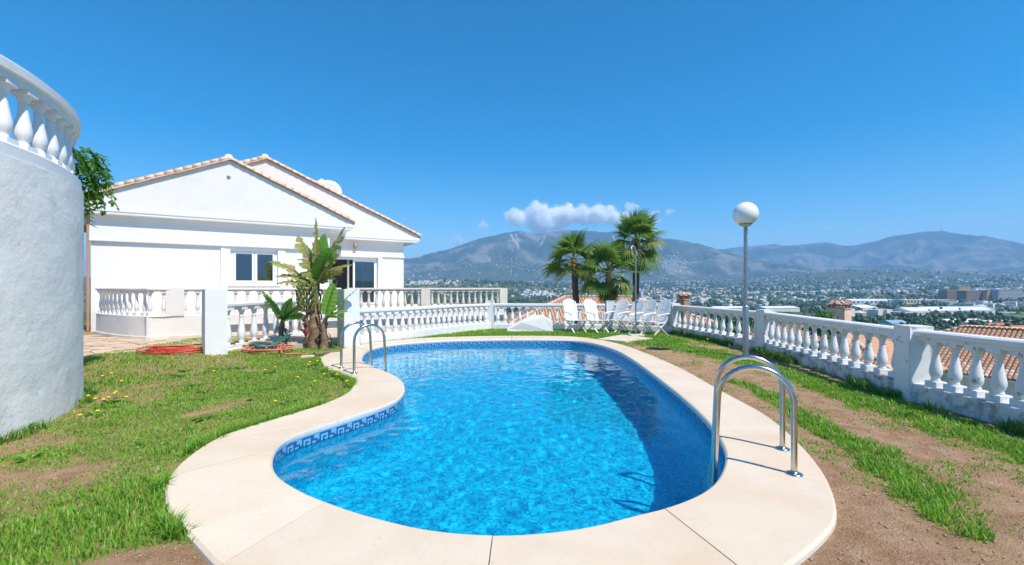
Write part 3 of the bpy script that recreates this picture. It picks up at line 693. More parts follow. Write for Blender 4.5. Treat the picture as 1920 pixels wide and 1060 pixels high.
MB().box(((DX0 + DX1) / 2 + .45, -.03, 1.72), (.88, .014, 1.86)).build('pane', M['glass'], door)
cw = MB(); n_ = 24
cw.add([(DX1 - .62 + .5 * i / n_, .30 + .035 * math.sin(i * 1.6), z) for i in range(n_ + 1) for z in (.72, 2.7)], [(2 * i, 2 * i + 2, 2 * i + 3, 2 * i + 1) for i in range(n_)], 0, True); cw.build('curtain', M['curtain'], door)
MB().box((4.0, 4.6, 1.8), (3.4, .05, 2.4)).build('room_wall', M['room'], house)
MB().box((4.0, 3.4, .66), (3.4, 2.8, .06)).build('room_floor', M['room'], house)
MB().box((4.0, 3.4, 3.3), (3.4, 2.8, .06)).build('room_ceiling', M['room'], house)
# pediment: boxed gables with cornices
def gable(xc, half, y, zc0, zc1, zapex, depth, wallx0, wallx1, tilen, under):
    # cornice (stepped) + triangular front
    x0, x1 = xc - half, xc + half
    MB().box((xc, y + .17, zc0 + .04), (2 * half - .20, .34 + .02, .08), bev=.015).build('cornice', M['white'], house)
    MB().box((xc, y + .15, (zc0 + .08 + zc1) / 2), (2 * half - .06, .36, zc1 - zc0 - .08), bev=.02).build('cornice', M['white'], house)
    zr = zc1; zt = zapex
    tri = MB(); yy0, yy1 = y, y + .2
    V = [(x0 + .02, yy0, zr), (x1 - .02, yy0, zr), (xc, yy0, zt), (x0 + .02, yy1, zr), (x1 - .02, yy1, zr), (xc, yy1, zt)]
    tri.add(V, [(0, 1, 2), (5, 4, 3), (0, 3, 4, 1), (1, 4, 5, 2), (2, 5, 3, 0)]); tri.build('gable', M['house'], house)
    # soffits and roof decks
    run_ = half; rise = zt - zr; L = math.hypot(run_, rise); ang = math.atan2(rise, run_)
    for sg in (-1, 1):
        R = Matrix.Rotation(sg * ang, 3, 'Y')
        deck = MB(); c = Vector((xc + sg * run_ / 2, y + depth / 2, (zr + zt) / 2 + .03))
        deck.box(c, (L + .05, depth, .06), R); deck.build('roof_deck', M['mortar'], house)
        # field tiles of the slope, one corrugated sheet
        rows = int(depth / .24); V = []; Fc = []
        nx = 26
        for i in range(rows * 6 + 1):
            yy = y + .1 + i * .04; bulge = .035 * abs(math.sin(i / 6 * math.pi))
            for k_ in range(nx + 1):
                f = k_ / nx; V.append((xc + sg * (run_ + .06) * f, yy, zt + .075 - (rise + .02) * f + bulge + .02 * ((k_ * 1.0) % 2)))
        Fc = [(a * (nx + 1) + b, a * (nx + 1) + b + 1, (a + 1) * (nx + 1) + b + 1, (a + 1) * (nx + 1) + b) for a in range(rows * 6) for b in range(nx)]
        o = link('roof_tiles', raw_mesh('roof_tiles', V, Fc, M['tile'], True), house); tag(o, kind='stuff')
        # verge tiles along the gable edge: one object each
        nt = tilen; tl = L / nt
        if ('verge', round(tl, 3)) not in BM:
            mb = MB(); n = 8; V = []; 
            for i, (xx, r) in enumerate(((-.03, .165), (tl + .03, .14))):
                for k_ in range(n + 1):
                    a = math.pi * k_ / n; V.append((xx, -r * math.cos(a) * .95, r * math.sin(a) * .75))
            nn = n + 1
            V += [(v[0], v[1] * .86, v[2] * .84) for v in V]
            Fc = [(k_, k_ + 1, nn + k_ + 1, nn + k_) for k_ in range(n)] + [(2 * nn + k_, 3 * nn + k_, 3 * nn + k_ + 1, 2 * nn + k_ + 1) for k_ in range(n)]
            Fc += [(k_, 2 * nn + k_, 2 * nn + k_ + 1, k_ + 1) for k_ in range(n)] + [(nn + k_, nn + k_ + 1, 3 * nn + k_ + 1, 3 * nn + k_) for k_ in range(n)]
            mb.add(V, Fc, 0, True); mb.box((tl / 2, -.12, -.02), (tl + .05, .03, .08), m=0)
            BM['verge', round(tl, 3)] = mb.mesh('verge_tile', M['tilepale'])
        me_ = BM['verge', round(tl, 3)]
        for j in range(nt):
            q = (j + .04) * tl; px_ = xc + sg * (run_ - q * math.cos(ang)); pz_ = zr + q * math.sin(ang) + .075
            o = link('verge_tile', me_, house, (px_, y + .035, pz_)); dirx = -sg
            o.rotation_euler = Matrix(((dirx * math.cos(ang), 0 if sg < 0 else 0, -dirx * math.sin(ang) * 1), (0, 1, 0), (math.sin(ang), 0, math.cos(ang)))).to_euler() if dirx > 0 else (Matrix.Rotation(math.pi, 3, 'Z') @ Matrix.Rotation(-ang, 3, 'Y')).to_euler()
            if dirx < 0: o.location.y = y + .035
            o.rotation_euler.rotate_axis('X', random.uniform(-.05, .05))
        # mortar line under the verge
        mm = MB(); c = Vector((xc + sg * run_ / 2, y + .0, (zr + zt) / 2 + .035)); mm.box(c, (L, .05, .06), R); mm.build('verge_mortar', M['mortar'], house)
    cap = MB(); cap.lathe([(.06, -.02), (.12, .0), (.135, .06), (.125, .12), (.08, .17), (.02, .185)], 16, (xc, y + .05, zt + .06)); cap.build('ridge_end_cap', M['white'], house)
gable(-.68, 4.26, -.27, 3.78, 4.02, 5.92, 4.5, FX0, FX1, 17, None)
gable(.53, 6.45, 1.50, 3.60, 3.84, 6.57, 8.0, -5, 6.27, 27, None)
# eave boxes closing the overhang of the gables on the right
MB().box(((FX1 + 3.5) / 2, .75, 3.9), (3.5 - FX1, 1.9, .2)).build('eave_soffit', M['white'], house)
MB().box((6.6, 5.0, 3.72), (.66, 6.8, .2)).build('eave_soffit', M['white'], house)
MB().lathe([(.055, 0), (.06, .01), (.05, .02), (.035, .03)], 16, (-.95 + .27, -.275, 5.35), R=Matrix.Rotation(rad(90), 3, 'X')).build('vent', M['galv'], house)
lamp = MB().box((0, 0, 0), (.10, .05, .22), bev=.01); lamp.lathe([(.05, -.10), (.065, -.06), (.065, .07), (.05, .10)], 10, (0, -.10, 0)); lamp.build('wall_lantern', M['brass'], house, (4.05, 1.76, 3.30))
MB().box((0, 0, 1.9), (.07, .07, 3.6), bev=.02).build('downpipe', M['pipe'], house, (FX0 - .06, -.03, 0))
# chimney and satellite dish on the roof
ch = MB().box((0, 0, .4), (.7, .7, 1.6)); ch.add([(-.48, -.48, 1.2), (.48, -.48, 1.2), (.48, .48, 1.2), (-.48, .48, 1.2), (0, 0, 1.65)], [(0, 1, 4), (1, 2, 4), (2, 3, 4), (3, 0, 4), (3, 2, 1, 0)])
def hloc(px, s, z):   # house-local coordinates of a point on photo column px, s metres behind the front wall
    k = (px - CX) / F; q = HP0 + s * HV; t = (k * q[1] - q[0]) / (HU[0] - k * HU[1]); return (t, s, z)
t_, s_, _ = hloc(603, 5.2, 0); ch.build('chimney', M['house'], house, (t_, s_, 5.3))
t_, s_, _ = hloc(616, 4.2, 0); DISHP = Vector((*(HP0 + t_ * HU + s_ * HV), 6.10))
dish = empty('satellite_dish', DISHP); tag(dish, 'white satellite dish above the tiled roof edge', 'dish')
RD = Matrix.Rotation(rad(22), 3, 'Z') @ Matrix.Rotation(rad(80), 3, 'X')
d_ = MB().lathe([(.001, -.10), (.25, -.085), (.45, -.045), (.60, .0), (.615, 0), (.60, .012), (.45, -.03), (.25, -.07), (.001, -.085)], 32, cap=False, R=RD); d_.build('reflector', M['white'], dish)
MB().tube([(0, .1, -.1), (0, .25, -.4), (0, .25, -1.7)], .035).build('mount', M['galv'], dish)
MB().tube([RD @ Vector((0, -.55, .0)), RD @ Vector((0, -.2, .5))], .018).build('feed_arm', M['galv'], dish)

# ================================================================== HOUSE TERRACE
TS = -3.8
def hw(t, s): return tuple(HP0 + t * HU + s * HV)
t_l = hloc(318, TS, 0)[0]; t_r = hloc(948, TS, 0)[0]
left_curve = catmull([G(180, 624.5, .12), G(200, 628.5, .12), G(235, 633, .12), G(270, 635, .12), hw(t_l - .45, TS - .02), hw(t_l, TS)], 8)
ter = empty('terrace', (*hw(t_l, TS), 0)); tag(ter, 'raised white terrace wall with curved end in front of the villa', 'terrace')
tw = [(x - hw(t_l, TS)[0], y - hw(t_l, TS)[1]) for x, y in list(left_curve) + [hw(t_l + 1, TS), hw(5, TS), hw(t_r, TS), hw(t_r, -1.0), hw(t_r, 1.7)]]
MB().sweep([(-.2, -5.5), (-.2, FLOOR), (.0, FLOOR), (.0, -5.5)], tw).build('parapet_wall', M['terrace'], ter)
MB().sweep([(-.02, -.1), (-.02, .19), (.03, .17), (.05, -.1)], tw[:len(left_curve) + 2]).build('wall_base', M['cream'], ter)
MB().sweep([(-.05, .30), (-.05, .42), (.07, .42), (.07, .30)], [tw[-5], tw[-4], tw[-3]]).build('ledge', M['galv'], ter)  # slab edge strip; its grey also carries the shadow band in the colour
fl = [tuple(p + np.array((.05, .25))) for p in left_curve[2:-2:4]] + [ hw(t_r - .1, -3.7), hw(t_r - .1, 1.79), hw(FX1 + .1, 1.79), hw(FX1 + .1, -.02), hw(-4.2, -.02)]
MB().prism([(x - hw(t_l, TS)[0], y - hw(t_l, TS)[1]) for x, y in fl], FLOOR - .2, FLOOR - .01).build('floor', M['terrace'], ter)
common = dict(z0=FLOOR, plinth=.02, railtop=.765, railh=.10, railw=.20, deep=.0, rmax=.058, plw=.2, panel=False)
run('curved white terrace balustrade left of the villa window', [tuple(p + np.array((.02, .10))) for p in left_curve], spacing=.30, margin=.2, post=(.36, .26, .77), posts=(), bmat='terrace', rmat='terrace', pmat='terrace', **common)
run('white terrace balustrade under the villa window', [hw(t_l + .12, TS + .1), hw(hloc(640, TS, 0)[0], TS + .1)], spacing=.30, margin=.2, post=(.40, .26, .78), posts=(0,), bmat='terrace', rmat='terrace', pmat='terrace', **common)
t_m = hloc(652, TS, 0)[0]; f8 = (hloc(800, TS, 0)[0] - t_m) / (t_r - t_m)
run('aged cream terrace balustrade in front of the sliding door', [hw(t_m, TS + .1), hw(t_r - .1, TS + .1)], spacing=.245, margin=.2, post=(.34, .26, .76), posts=(f8, 1), bmat='cream', rmat='cream', pmat='cream', **common)

# crazy paving in front of the terrace: flagstones as pieces
pav = empty('paving', (-10, 11, 0)); tag(pav, kind='structure')
pp = [G(165, 632, .10), G(360, 640, .10), (-5.2, 11.6), (-5.8, 9.9), G(362, 668, .10), G(300, 676, .10), G(165, 690, .10), (-10.5, 8.0)]
pp = [(-12.8, 13.2), (-11.4, 13.2), (-9.2, 12.3), (-4.7, 13.6), (-4.6, 11.6), (-6.5, 9.75), (-7.2, 9.1), (-8.2, 8.75), (-9.0, 8.5), (-12.8, 8.2)]
MB().prism([(x + 10, y - 11) for x, y in pp], -.10, .082).build('mortar_bed', M['joint'], pav)
cs = .52; stones = 0
nodes_ = {}
for i in range(-2, 20):
    for k_ in range(-2, 14): nodes_[i, k_] = (-13.2 + i * cs + random.uniform(-.17, .17), 7.8 + k_ * cs + random.uniform(-.17, .17))
for i in range(-2, 19):
    for k_ in range(-2, 13):
        quad = [nodes_[i, k_], nodes_[i + 1, k_], nodes_[i + 1, k_ + 1], nodes_[i, k_ + 1]]
        cxm = sum(q[0] for q in quad) / 4; cym = sum(q[1] for q in quad) / 4
        if not in_poly(np.array([q[0] for q in quad] + [cxm]), np.array([q[1] for q in quad] + [cym]), pp).all(): continue
        poly = []
        for q in range(4):      # clip the corners so that stones read as irregular polygons
            a, b, c = quad[q - 1], quad[q], quad[(q + 1) % 4]; f = random.uniform(.08, .3)
            poly += [(b[0] + (a[0] - b[0]) * f, b[1] + (a[1] - b[1]) * f), (b[0] + (c[0] - b[0]) * f, b[1] + (c[1] - b[1]) * f)]
        poly = [((x - cxm) * .93, (y - cym) * .93) for x, y in poly]
        MB().prism(poly, -.05, .012 + random.uniform(-.004, .005)).build('flagstone', M['flag'], pav, (cxm + 10, cym - 11, .092)); stones += 1
# ================================================================== POOL LADDERS
def ladder(label, f1, f2, inward, grp=None):
    f1, f2, inward = np.array(f1), np.array(f2), np.array(inward) / np.hypot(*inward)
    mid = (f1 + f2) / 2; root = empty('pool_ladder', (mid[0], mid[1], 0)); tag(root, label, 'ladder', grp)
    R = .27; zt = .545
    legs = []
    for f in (f1, f2):
        b = f - mid; path = [(b[0], b[1], z) for z in (-.01, .2, .4, zt)]
        for a in np.radians(np.linspace(180, 0, 17))[1:-1]:
            k_ = R + R * math.cos(a); path.append((b[0] + inward[0] * k_, b[1] + inward[1] * k_, zt + R * math.sin(a)))
        for z, k_ in ((zt, 2 * R), (.2, 2 * R + .015), (-.15, 2 * R + .03), (-.6, 2 * R + .05), (-1.0, 2 * R + .04)): path.append((b[0] + inward[0] * k_, b[1] + inward[1] * k_, z))
        MB().tube(path, .0225, 14).build('handrail', M['steel'], root)
        MB().lathe([(.062, 0), (.062, .006), (.05, .012), (.028, .018), (.024, .03)], 20, (b[0], b[1], 0)).build('flange', M['steel'], root)
        legs.append(b)
    for z in (-.35, -.62, -.89):
        c = (legs[0] + legs[1]) / 2 + inward * (2 * R + .04); d = legs[1] - legs[0]
        MB().box((c[0], c[1], z), (np.hypot(*d), .08, .025), Matrix.Rotation(math.atan2(d[1], d[0]), 3, 'Z'), bev=.006).build('step', M['steel'], root)
ladder('steel pool ladder on the rounded coping end below the globe lamp', G(1489, 889), G(1467, 842), (-.92, .39))
ladder('steel pool ladder standing near the banana plants', G(640, 690.6), G(664, 700.5), (.77, .63))

# ================================================================== GLOBE LAMP
lx, ly = G(1398, 667); lp = empty('lamp_post', (lx, ly, -.05)); tag(lp, 'garden lamp with white globe on galvanised pole', 'lamp post')
MB().lathe([(.062, -.05), (.062, 1.10), (.056, 1.125), (.040, 1.13)], 18).build('lower_pole', M['galv'], lp)
MB().lathe([(.038, 1.12), (.038, 2.84)], 16).build('upper_pole', M['galv'], lp)
MB().lathe([(.05, 2.83), (.11, 2.85), (.115, 2.875), (.10, 2.90)], 20).build('globe_collar', M['globebase'], lp)
MB().lathe([(.001, 3.36)] + [(.255 * math.sin(a), 3.105 + .255 * math.cos(a)) for a in np.linspace(.05, 2.55, 22)], 32, cap=False).build('globe', M['globe'], lp)

# ================================================================== SHOWER
shx, shy = G(1192, 631); sh = empty('garden_shower', (shx, shy, 0)); tag(sh, 'thin outdoor shower pole with bent head on stone slab', 'shower')
MB().tube([(0, 0, -.02), (0, 0, 1.4), (0, 0, 2.55), (-.02, -.01, 2.66), (-.09, -.04, 2.73), (-.15, -.06, 2.70)], .024, 10).build('pole', M['galv'], sh)
MB().lathe([(.02, .05), (.05, .01), (.055, 0), (.02, -.005)], 14, (-.155, -.062, 2.64)).build('shower_head', M['galv'], sh)
MB().box((.03, -.04, 1.05), (.06, .05, .09), bev=.01).build('valve', M['galv'], sh)
sl = [G(1120, 637), G(1166, 628.5), G(1224, 635.5), G(1172, 641)]
cxs = sum(p[0] for p in sl) / 4; cys = sum(p[1] for p in sl) / 4
o = MB().prism([(x - cxs, y - cys) for x, y in sl][::-1], -.08, .018).build('shower_slab', M['slab'], None, (cxs, cys, 0)); tag(o, 'pale stone slab under the outdoor shower', 'slab')
o = MB().box((0, 0, .025), (.42, .34, .05), bev=.01).build('shower_plinth', M['slab'], None, (shx + .02, shy, .01)); tag(o, 'small concrete block at the foot of the shower pole', 'block')

# ================================================================== WHITE SLOPED BLOCK by the balustrade
wx, wy = G(1003, 621)
V = [(-.95, .0, 0), (.62, .0, 0), (.62, .55, 0), (-.95, .55, 0), (.58, .04, .40), (.56, .5, .43), (.28, .06, .56), (-.10, .10, .56), (-.10, .5, .58), (.28, .5, .58), (-.45, .04, .36), (-.95, .06, .12), (-.95, .5, .12), (-.45, .5, .40)]
Fc = [(3, 2, 1, 0), (0, 1, 4, 6, 7, 10, 11), (2, 3, 12, 13, 8, 9, 5), (1, 2, 5, 4), (4, 5, 9, 6), (6, 9, 8, 7), (7, 8, 13, 10), (10, 13, 12, 11), (0, 11, 12, 3)]
o = link('masonry_block', raw_mesh('masonry_block', V, Fc, M['white']), None, (wx, wy, -.06)); bv = o.modifiers.new('bevel', 'BEVEL'); bv.width = .025; bv.segments = 2; tag(o, 'white sloping masonry block against the balustrade on the grass', 'block')
o = MB().box((0, 0, .02), (.42, .18, .05), bev=.005).build('stone_step', M['slab'], None, (*G(969, 620), 0), (0, 0, -.25)); tag(o, 'small grey stone lying beside the white sloping block', 'stone')

# ================================================================== FOLDING CHAIRS (front is local +x)
def make_chair():
    r = empty('folding_chair')
    n = 9
    for i in range(n):                      # back slats, arched top
        yy = (i - (n - 1) / 2) * .058; e = 1 - (abs(yy) / .26) ** 2.2 * .16
        zt = .40 + .74 * e; xt = -.20 - .30 * e; bow = .03 * (1 - (yy / .25) ** 2)
        mb = MB(); V = []
        for (x, z) in ((-.20, .40), (-.30, .62), (-.40, .88), (xt, zt)):
            for dx, dy in ((-.008, -.024), (.008, -.024), (.008, .024), (-.008, .024)): V.append((x + dx - bow, yy + dy, z))
        Fc = [(a * 4 + q, a * 4 + (q + 1) % 4, a * 4 + 4 + (q + 1) % 4, a * 4 + 4 + q) for a in range(3) for q in range(4)] + [(3, 2, 1, 0), (12, 13, 14, 15)]
        mb.add(V, Fc); mb.build('back_slat', M['chair'], r)
    for z, w_, x in ((.46, .52, -.25), (.80, .54, -.40)): MB().box((x, 0, z), (.02, w_, .05)).build('back_rail', M['chair'], r)
    for i in range(6): MB().box((-.18 + i * .083, 0, .425 - .012 * math.sin(i * .9)), (.07, .48, .022), bev=.006).build('seat_slat', M['chair'], r)
    for s in (-1, 1):
        MB().box((.02, s * .235, .405), (.50, .03, .035), bev=.006).build('seat_rail', M['chair'], r)
        MB().tube([(-.36, s * .275, .70), (-.15, s * .285, .69), (.12, s * .29, .66), (.22, s * .29, .62)], .022, 8).build('armrest', M['chair'], r)
        MB().tube([(.14, s * .285, .655), (.18, s * .27, .42)], .015, 8).build('arm_support', M['chair'], r)
        for (x0, x1) in ((.26, -.34), (-.22, .34)):
            d = Vector((x1 - x0, 0, -.44)); R = d.to_track_quat('Z', 'Y').to_matrix()
            MB().box(((x0 + x1) / 2, s * (.25 if x0 > 0 else .225), .205), (.05, .022, d.length), R, bev=.006).build('leg', M['chair'], r)
    for x in (-.335, .335): MB().box((x, 0, .012), (.045, .52, .024), bev=.006).build('foot_bar', M['chair'], r)
    return r
def copy_tree(o, parent=None):
    c = o.copy(); COL.objects.link(c); c.parent = parent
    for ch_ in list(o.children): copy_tree(ch_, c)
    return c
proto = make_chair()
spots = [(1080, 15.15, -68, 'white slatted folding armchair next to the sloping white block'), (1121, 15.1, -62, 'white slatted folding armchair facing the chairs opposite, second from the white block'),
         (1152, 15.2, -142, 'white folding armchair in front of the balustrade post, turned away from the sun'), (1180, 14.85, -146, 'white folding armchair right behind the shower pole, between two others'),
         (1202, 14.55, -150, 'white folding armchair beside the shower pole, second from the corner'), (1228, 14.25, -150, 'white folding armchair at the end of its row, nearest the corner post')]
for i, (px, d, a, lb) in enumerate(spots):
    o = proto if i == 0 else copy_tree(proto)
    o.location = ((px - CX) / F * d, d, -.05); o.rotation_euler = (0, 0, rad(a)); tag(o, lb, 'chair', 'white folding chairs by the balustrade')

# ================================================================== HOSES, PLANK
def coil(name, label, c, r0, r1, turns, m, rad_=.016, tail=None, z=.03, ex=1.0, rot=0, cat='hose', lift=.0, seed=1, gnd=False):
    rg = random.Random(seed); P = []; n = int(turns * 26)
    ph = [rg.uniform(0, 6.28) for _ in range(6)]
    for i in range(n):
        t = i / n; a = 2 * math.pi * turns * t; k_ = int(turns * t); r = r0 + (r1 - r0) * (.5 + .5 * math.sin(t * 9 + ph[0])) + .05 * math.sin(a * 2 + ph[1])
        ox, oy = .07 * math.sin(k_ * 2.3 + ph[2]), .07 * math.cos(k_ * 1.7 + ph[3]); x, y = r * math.cos(a) * ex + ox, r * math.sin(a) + oy
        xr, yr = x * math.cos(rot) - y * math.sin(rot), x * math.sin(rot) + y * math.cos(rot)
        P.append((xr, yr, z + .012 * k_ * .8 + .02 * math.sin(a * 1.5 + ph[4]) + lift * max(0, math.sin(a + ph[5])) * (k_ % 3 == 0)))
    if tail: P += [(x - c[0], y - c[1], zz) for x, y, zz in tail]
    P = [tuple(p) for p in catmull(P, 2)]
    o = MB().tube(P, rad_, 7).build(name, m, None, (c[0], c[1], float(gz(c[0], c[1])) + .045 if gnd else 0)); tag(o, label, cat); return o
c1 = G(330, 660, .11); coil('garden_hose', 'red hose coiled on the sandy paving behind the gate post', (c1[0] - .1, c1[1] + .1), .24, .42, 7, M['hose_red'], .014, ex=1.5, rot=.4, z=.125, seed=3).location.z = 0
c2 = (-5.62, 10.25); coil('garden_hose', 'faded orange hose coiled loosely on the grass edge', c2, .28, .46, 3.2, M['hose_pink'], .017, ex=1.35, rot=.35, z=.03, lift=.12, gnd=True, tail=[(-5.0, 9.75, .0), (-4.7, 9.75, -.01), (-4.45, 9.7, -.02)], seed=5)
c3 = (-5.86, 10.75); coil('garden_hose', 'dark green hose heaped in loops below the white balusters', c3, .22, .38, 6, M['hose_green'], .015, ex=1.25, rot=.5, z=.03, lift=.22, gnd=True, seed=8)
a_, b_ = G(590, 664), G(637, 659); o = MB().box((0, 0, 0), (math.dist(a_, b_), .10, .05), bev=.008).build('wooden_plank', M['wood'], None, ((a_[0] + b_[0]) / 2, (a_[1] + b_[1]) / 2, .01), (0, 0, math.atan2(b_[1] - a_[1], b_[0] - a_[0]))); tag(o, 'weathered brown plank lying at the end of the coping', 'plank')
o = MB().box((0, 0, 0), (.26, .12, .06), bev=.015).build('stone', M['slab'], None, (*G(577, 668), -.015), (0, 0, .2)); tag(o, 'small pale stone between the orange hose and the plank', 'stone')

# ================================================================== BANANA PLANTS
def banana_leaf(L, Wd, droop, tatter, m, seed, fold=.25, roll=0.0):
    """leaf along local +x rising in z, returned as a mesh; strips split along the veins when tattered"""
    rg = random.Random(seed); V = []; Fc = []; n = 26; fmt = []
    def mid(t): return Vector((L * t * (1 - .28 * droop * t), 0, L * (.30 * t - droop * t * t)))
    V2 = []
    for sgn in (-1, 1):
        i = 0
        while i < n:
            k_ = rg.choice((1, 1, 2, 3)) if tatter > .3 else n
            k_ = min(k_, n - i); dz = rg.uniform(-.5, .1) * tatter; ln = rg.uniform(1 - .38 * tatter, 1); sw = rg.uniform(0, .22) * tatter
            base = len(V)
            for j in range(k_ + 1):
                t = .07 + .93 * (i + j) / n; w_ = Wd * (math.sin(math.pi * min(1, t ** .75)) ** .65) * .5
                p = mid(t); out = w_ * ln
                for q in (0, .5, 1.0):
                    zz = (fold * q - (.35 * q * q) * (1 - fold)) * w_ + dz * w_ * q * q + .012 * math.sin((i + j) * 1.9) * q
                    V.append((p.x + sw * out * q + .10 * out * q, sgn * out * q * (1 - .12 * abs(dz)), p.z + zz))
            for j in range(k_):
                for q in range(2):
                    a = base + j * 3 + q; f = (a, a + 3, a + 4, a + 1); Fc.append(f if sgn > 0 else f[::-1])
            i += k_
    mb = MB(); mb.add(V, Fc, 0, True)
    mb.tube([mid(t) + Vector((0, 0, .004)) for t in np.linspace(0, 1, 9)], .014, 6, 1, taper=[.022 - .018 * t for t in np.linspace(0, 1, 9)])
    return mb.mesh('leaf', [m, M['palmy']])
def banana(label, base, h, leaves, stem_r, fruit=False, seed=1, lean=(0, 0)):
    rg = random.Random(seed); r = empty('banana_plant', (base[0], base[1], -.04)); tag(r, label, 'banana plant')
    path = [(lean[0] * t * t + .02 * math.sin(t * 7), lean[1] * t * t, h * t) for t in np.linspace(0, 1, 12)]
    st_ = MB(); st_.tube(path, stem_r, 14, taper=[stem_r * (1.35 - .85 * t) * (1 + .12 * math.sin(i * 2.1)) for i, t in enumerate(np.linspace(0, 1, 12))])
    stem = st_.build('stem', M['bananastem'], r)
    for i in range(int(8 + 12 * (h > 1))):      # hanging dead sheaths
        a = rg.uniform(0, 6.28); z = rg.uniform(.15, .95) * h; t = z / h; rr_ = stem_r * (1.3 - .8 * t); ln = rg.uniform(.15, .42) * min(1, h)
        x0, y0 = lean[0] * t * t, lean[1] * t * t; ca, sa = math.cos(a), math.sin(a); V = []
        for q in range(5):
            f = q / 4; o_ = rr_ + .03 + .07 * math.sin(f * 2.6); w_ = .045 * (1 - .6 * f) + rg.uniform(-.01, .01)
            for sgn in (-1, 1): V.append((x0 + ca * o_ - sa * w_ * sgn, y0 + sa * o_ + ca * w_ * sgn, z - ln * f))
        link('dead_sheath', raw_mesh('dead_sheath', V, [(2 * q, 2 * q + 1, 2 * q + 3, 2 * q + 2) for q in range(4)], M['bananastem']), r)
    for k_, (az, el, L, Wd, droop, tat, mk_) in enumerate(leaves):
        me_ = banana_leaf(L, Wd, droop, tat, M[mk_], seed * 50 + k_)
        o = link('leaf', me_, r, (lean[0], lean[1], h * rg.uniform(.9, 1.0))); o.rotation_euler = (rg.uniform(-.5, .5), -rad(el), rad(az))
    if fruit:
        fc = empty('fruit_bunch', (lean[0] - .16, lean[1] - .20, h * .78)); fc.parent = r
        MB().tube([(.16, .18, .45), (.05, .05, .40), (0, 0, .25), (0, 0, -.45), (.0, 0, -.75)], .03, 8).build('stalk', M['bananastem'], fc)
        fm_ = MB().tube([(.0, 0, 0), (.05, 0, .025), (.09, 0, .08), (.105, 0, .13)], .02, 7, taper=[.012, .021, .021, .009]).mesh('banana', M['fruit'])
        for row in range(7):
            for q in range(11):
                a = q / 11 * 6.28 + row * .3; rr_ = .075 + .06 * math.sin((row + .6) / 7 * 3.14)
                o = link('banana', fm_, fc, (rr_ * math.cos(a), rr_ * math.sin(a), .26 - row * .10), (0, 0, a)); o.scale = [rg.uniform(1.0, 1.25)] * 3
        bud = MB().lathe([(.01, -.20), (.05, -.15), (.07, -.06), (.06, .04), (.03, .10)], 12, (0, 0, -.80)); bud.build('flower_bud', M['bract'], fc)
        for q in range(9): MB().box((rg.uniform(-.09, .09), rg.uniform(-.12, .0), -.45 - q * .05), (.09, .05, .07), Matrix.Rotation(rg.uniform(-1, 1), 3, 'Y'), bev=.02).build('bract', M['bananastem'] if q < 5 else M['bract'], fc)
    return r
bx_, by_ = G(588, 650)
banana('tall banana plant with hanging fruit bunch and tattered leaves', (bx_, by_), 1.62, [(178, 62, 1.45, .80, .16, .9, 'bananadry'), (8, 58, 1.75, .85, .16, .8, 'bananadry'), (60, 72, 1.35, .5, .10, .15, 'banana'), (-40, 52, 1.2, .5, .25, .3, 'banana'), (120, 64, 1.2, .45, .2, .2, 'banana'),
   (195, 35, 1.45, .40, .35, 1.0, 'bananadry'), (215, 8, 1.0, .45, .35, 1.0, 'bananadry'), (-10, 30, .9, .42, .4, .9, 'bananadry'), (180, 78, 1.75, .26, .06, 1.0, 'bananadry'), (200, 28, 1.15, .50, .50, .5, 'bananadry'), (-5, 40, 1.2, .55, .45, .5, 'bananadry')], .13, True, 2, (.06, .05))
bx2, by2 = G(527, 648)
banana('young banana plant with broad green leaves beside the green hose', (bx2, by2), .70, [(170, 46, 1.05, .34, .2, .1, 'banana'), (25, 40, .95, .42, .40, .15, 'banana'), (-15, 18, .80, .42, .5, .2, 'banana'), (70, 60, .7, .3, .2, .1, 'banana'), (-80, 30, .45, .22, .5, .4, 'bananadry')], .07, False, 5, (.03, 0))
bx3, by3 = G(607, 652)
banana('banana sucker leaning right from the foot of the tall plant', (bx3, by3), .80, [(10, 34, 1.05, .30, .10, .1, 'banana'), (30, 62, 1.0, .34, .1, .1, 'banana'), (-15, 20, .7, .26, .35, .2, 'banana'), (-30, -5, .7, .24, .3, .3, 'banana'), (80, 66, .9, .36, .1, .1, 'banana')], .08, False, 9, (.05, 0))

# ================================================================== PALMS
def fan_mesh(seed, Lp, Rf, m, droop):
    rg = random.Random(seed); V = []; Fc = []; n = 30; hub = Vector((Lp, 0, -.10 * Lp * droop))
    for i in range(n):
        a = rad(-118 + 236 * i / (n - 1)) + rg.uniform(-.03, .03); Ls = Rf * (.72 + .28 * math.cos(a * .6)) * rg.uniform(.88, 1.05); d = Vector((math.cos(a), math.sin(a), 0)); s_ = Vector((-math.sin(a), math.cos(a), 0))
        w0 = .012; w1 = Rf * .052; base = len(V); dr = droop * rg.uniform(.7, 1.5)
        for f, w_ in ((0.02, w0), (.45, w1), (.72, w1 * .7), (1.0, .002)):
            p = hub + d * (Ls * f) + Vector((0, 0, .06 * math.cos(a * 2) * f * Rf - dr * Ls * max(0, f - .38) ** 1.6 * 1.5 + .18 * Rf * abs(math.sin(a)) * f))
            V += [p + s_ * w_ + Vector((0, 0, .006)), p - s_ * w_]
        Fc += [(base + 2 * q, base + 2 * q + 1, base + 2 * q + 3, base + 2 * q + 2) for q in range(3)]
    mb = MB(); mb.add(V, Fc, 0); mb.tube([(0, 0, 0), (Lp * .5, 0, .02), hub], .012, 5, 1, taper=[.02, .013, .009]); return mb.mesh('frond', [m, M['palmy']])
FAN = [fan_mesh(k_, .62, .70, M['palm'] if k_ < 5 else M['palmy'], .25 + .18 * (k_ % 4)) for k_ in range(7)]
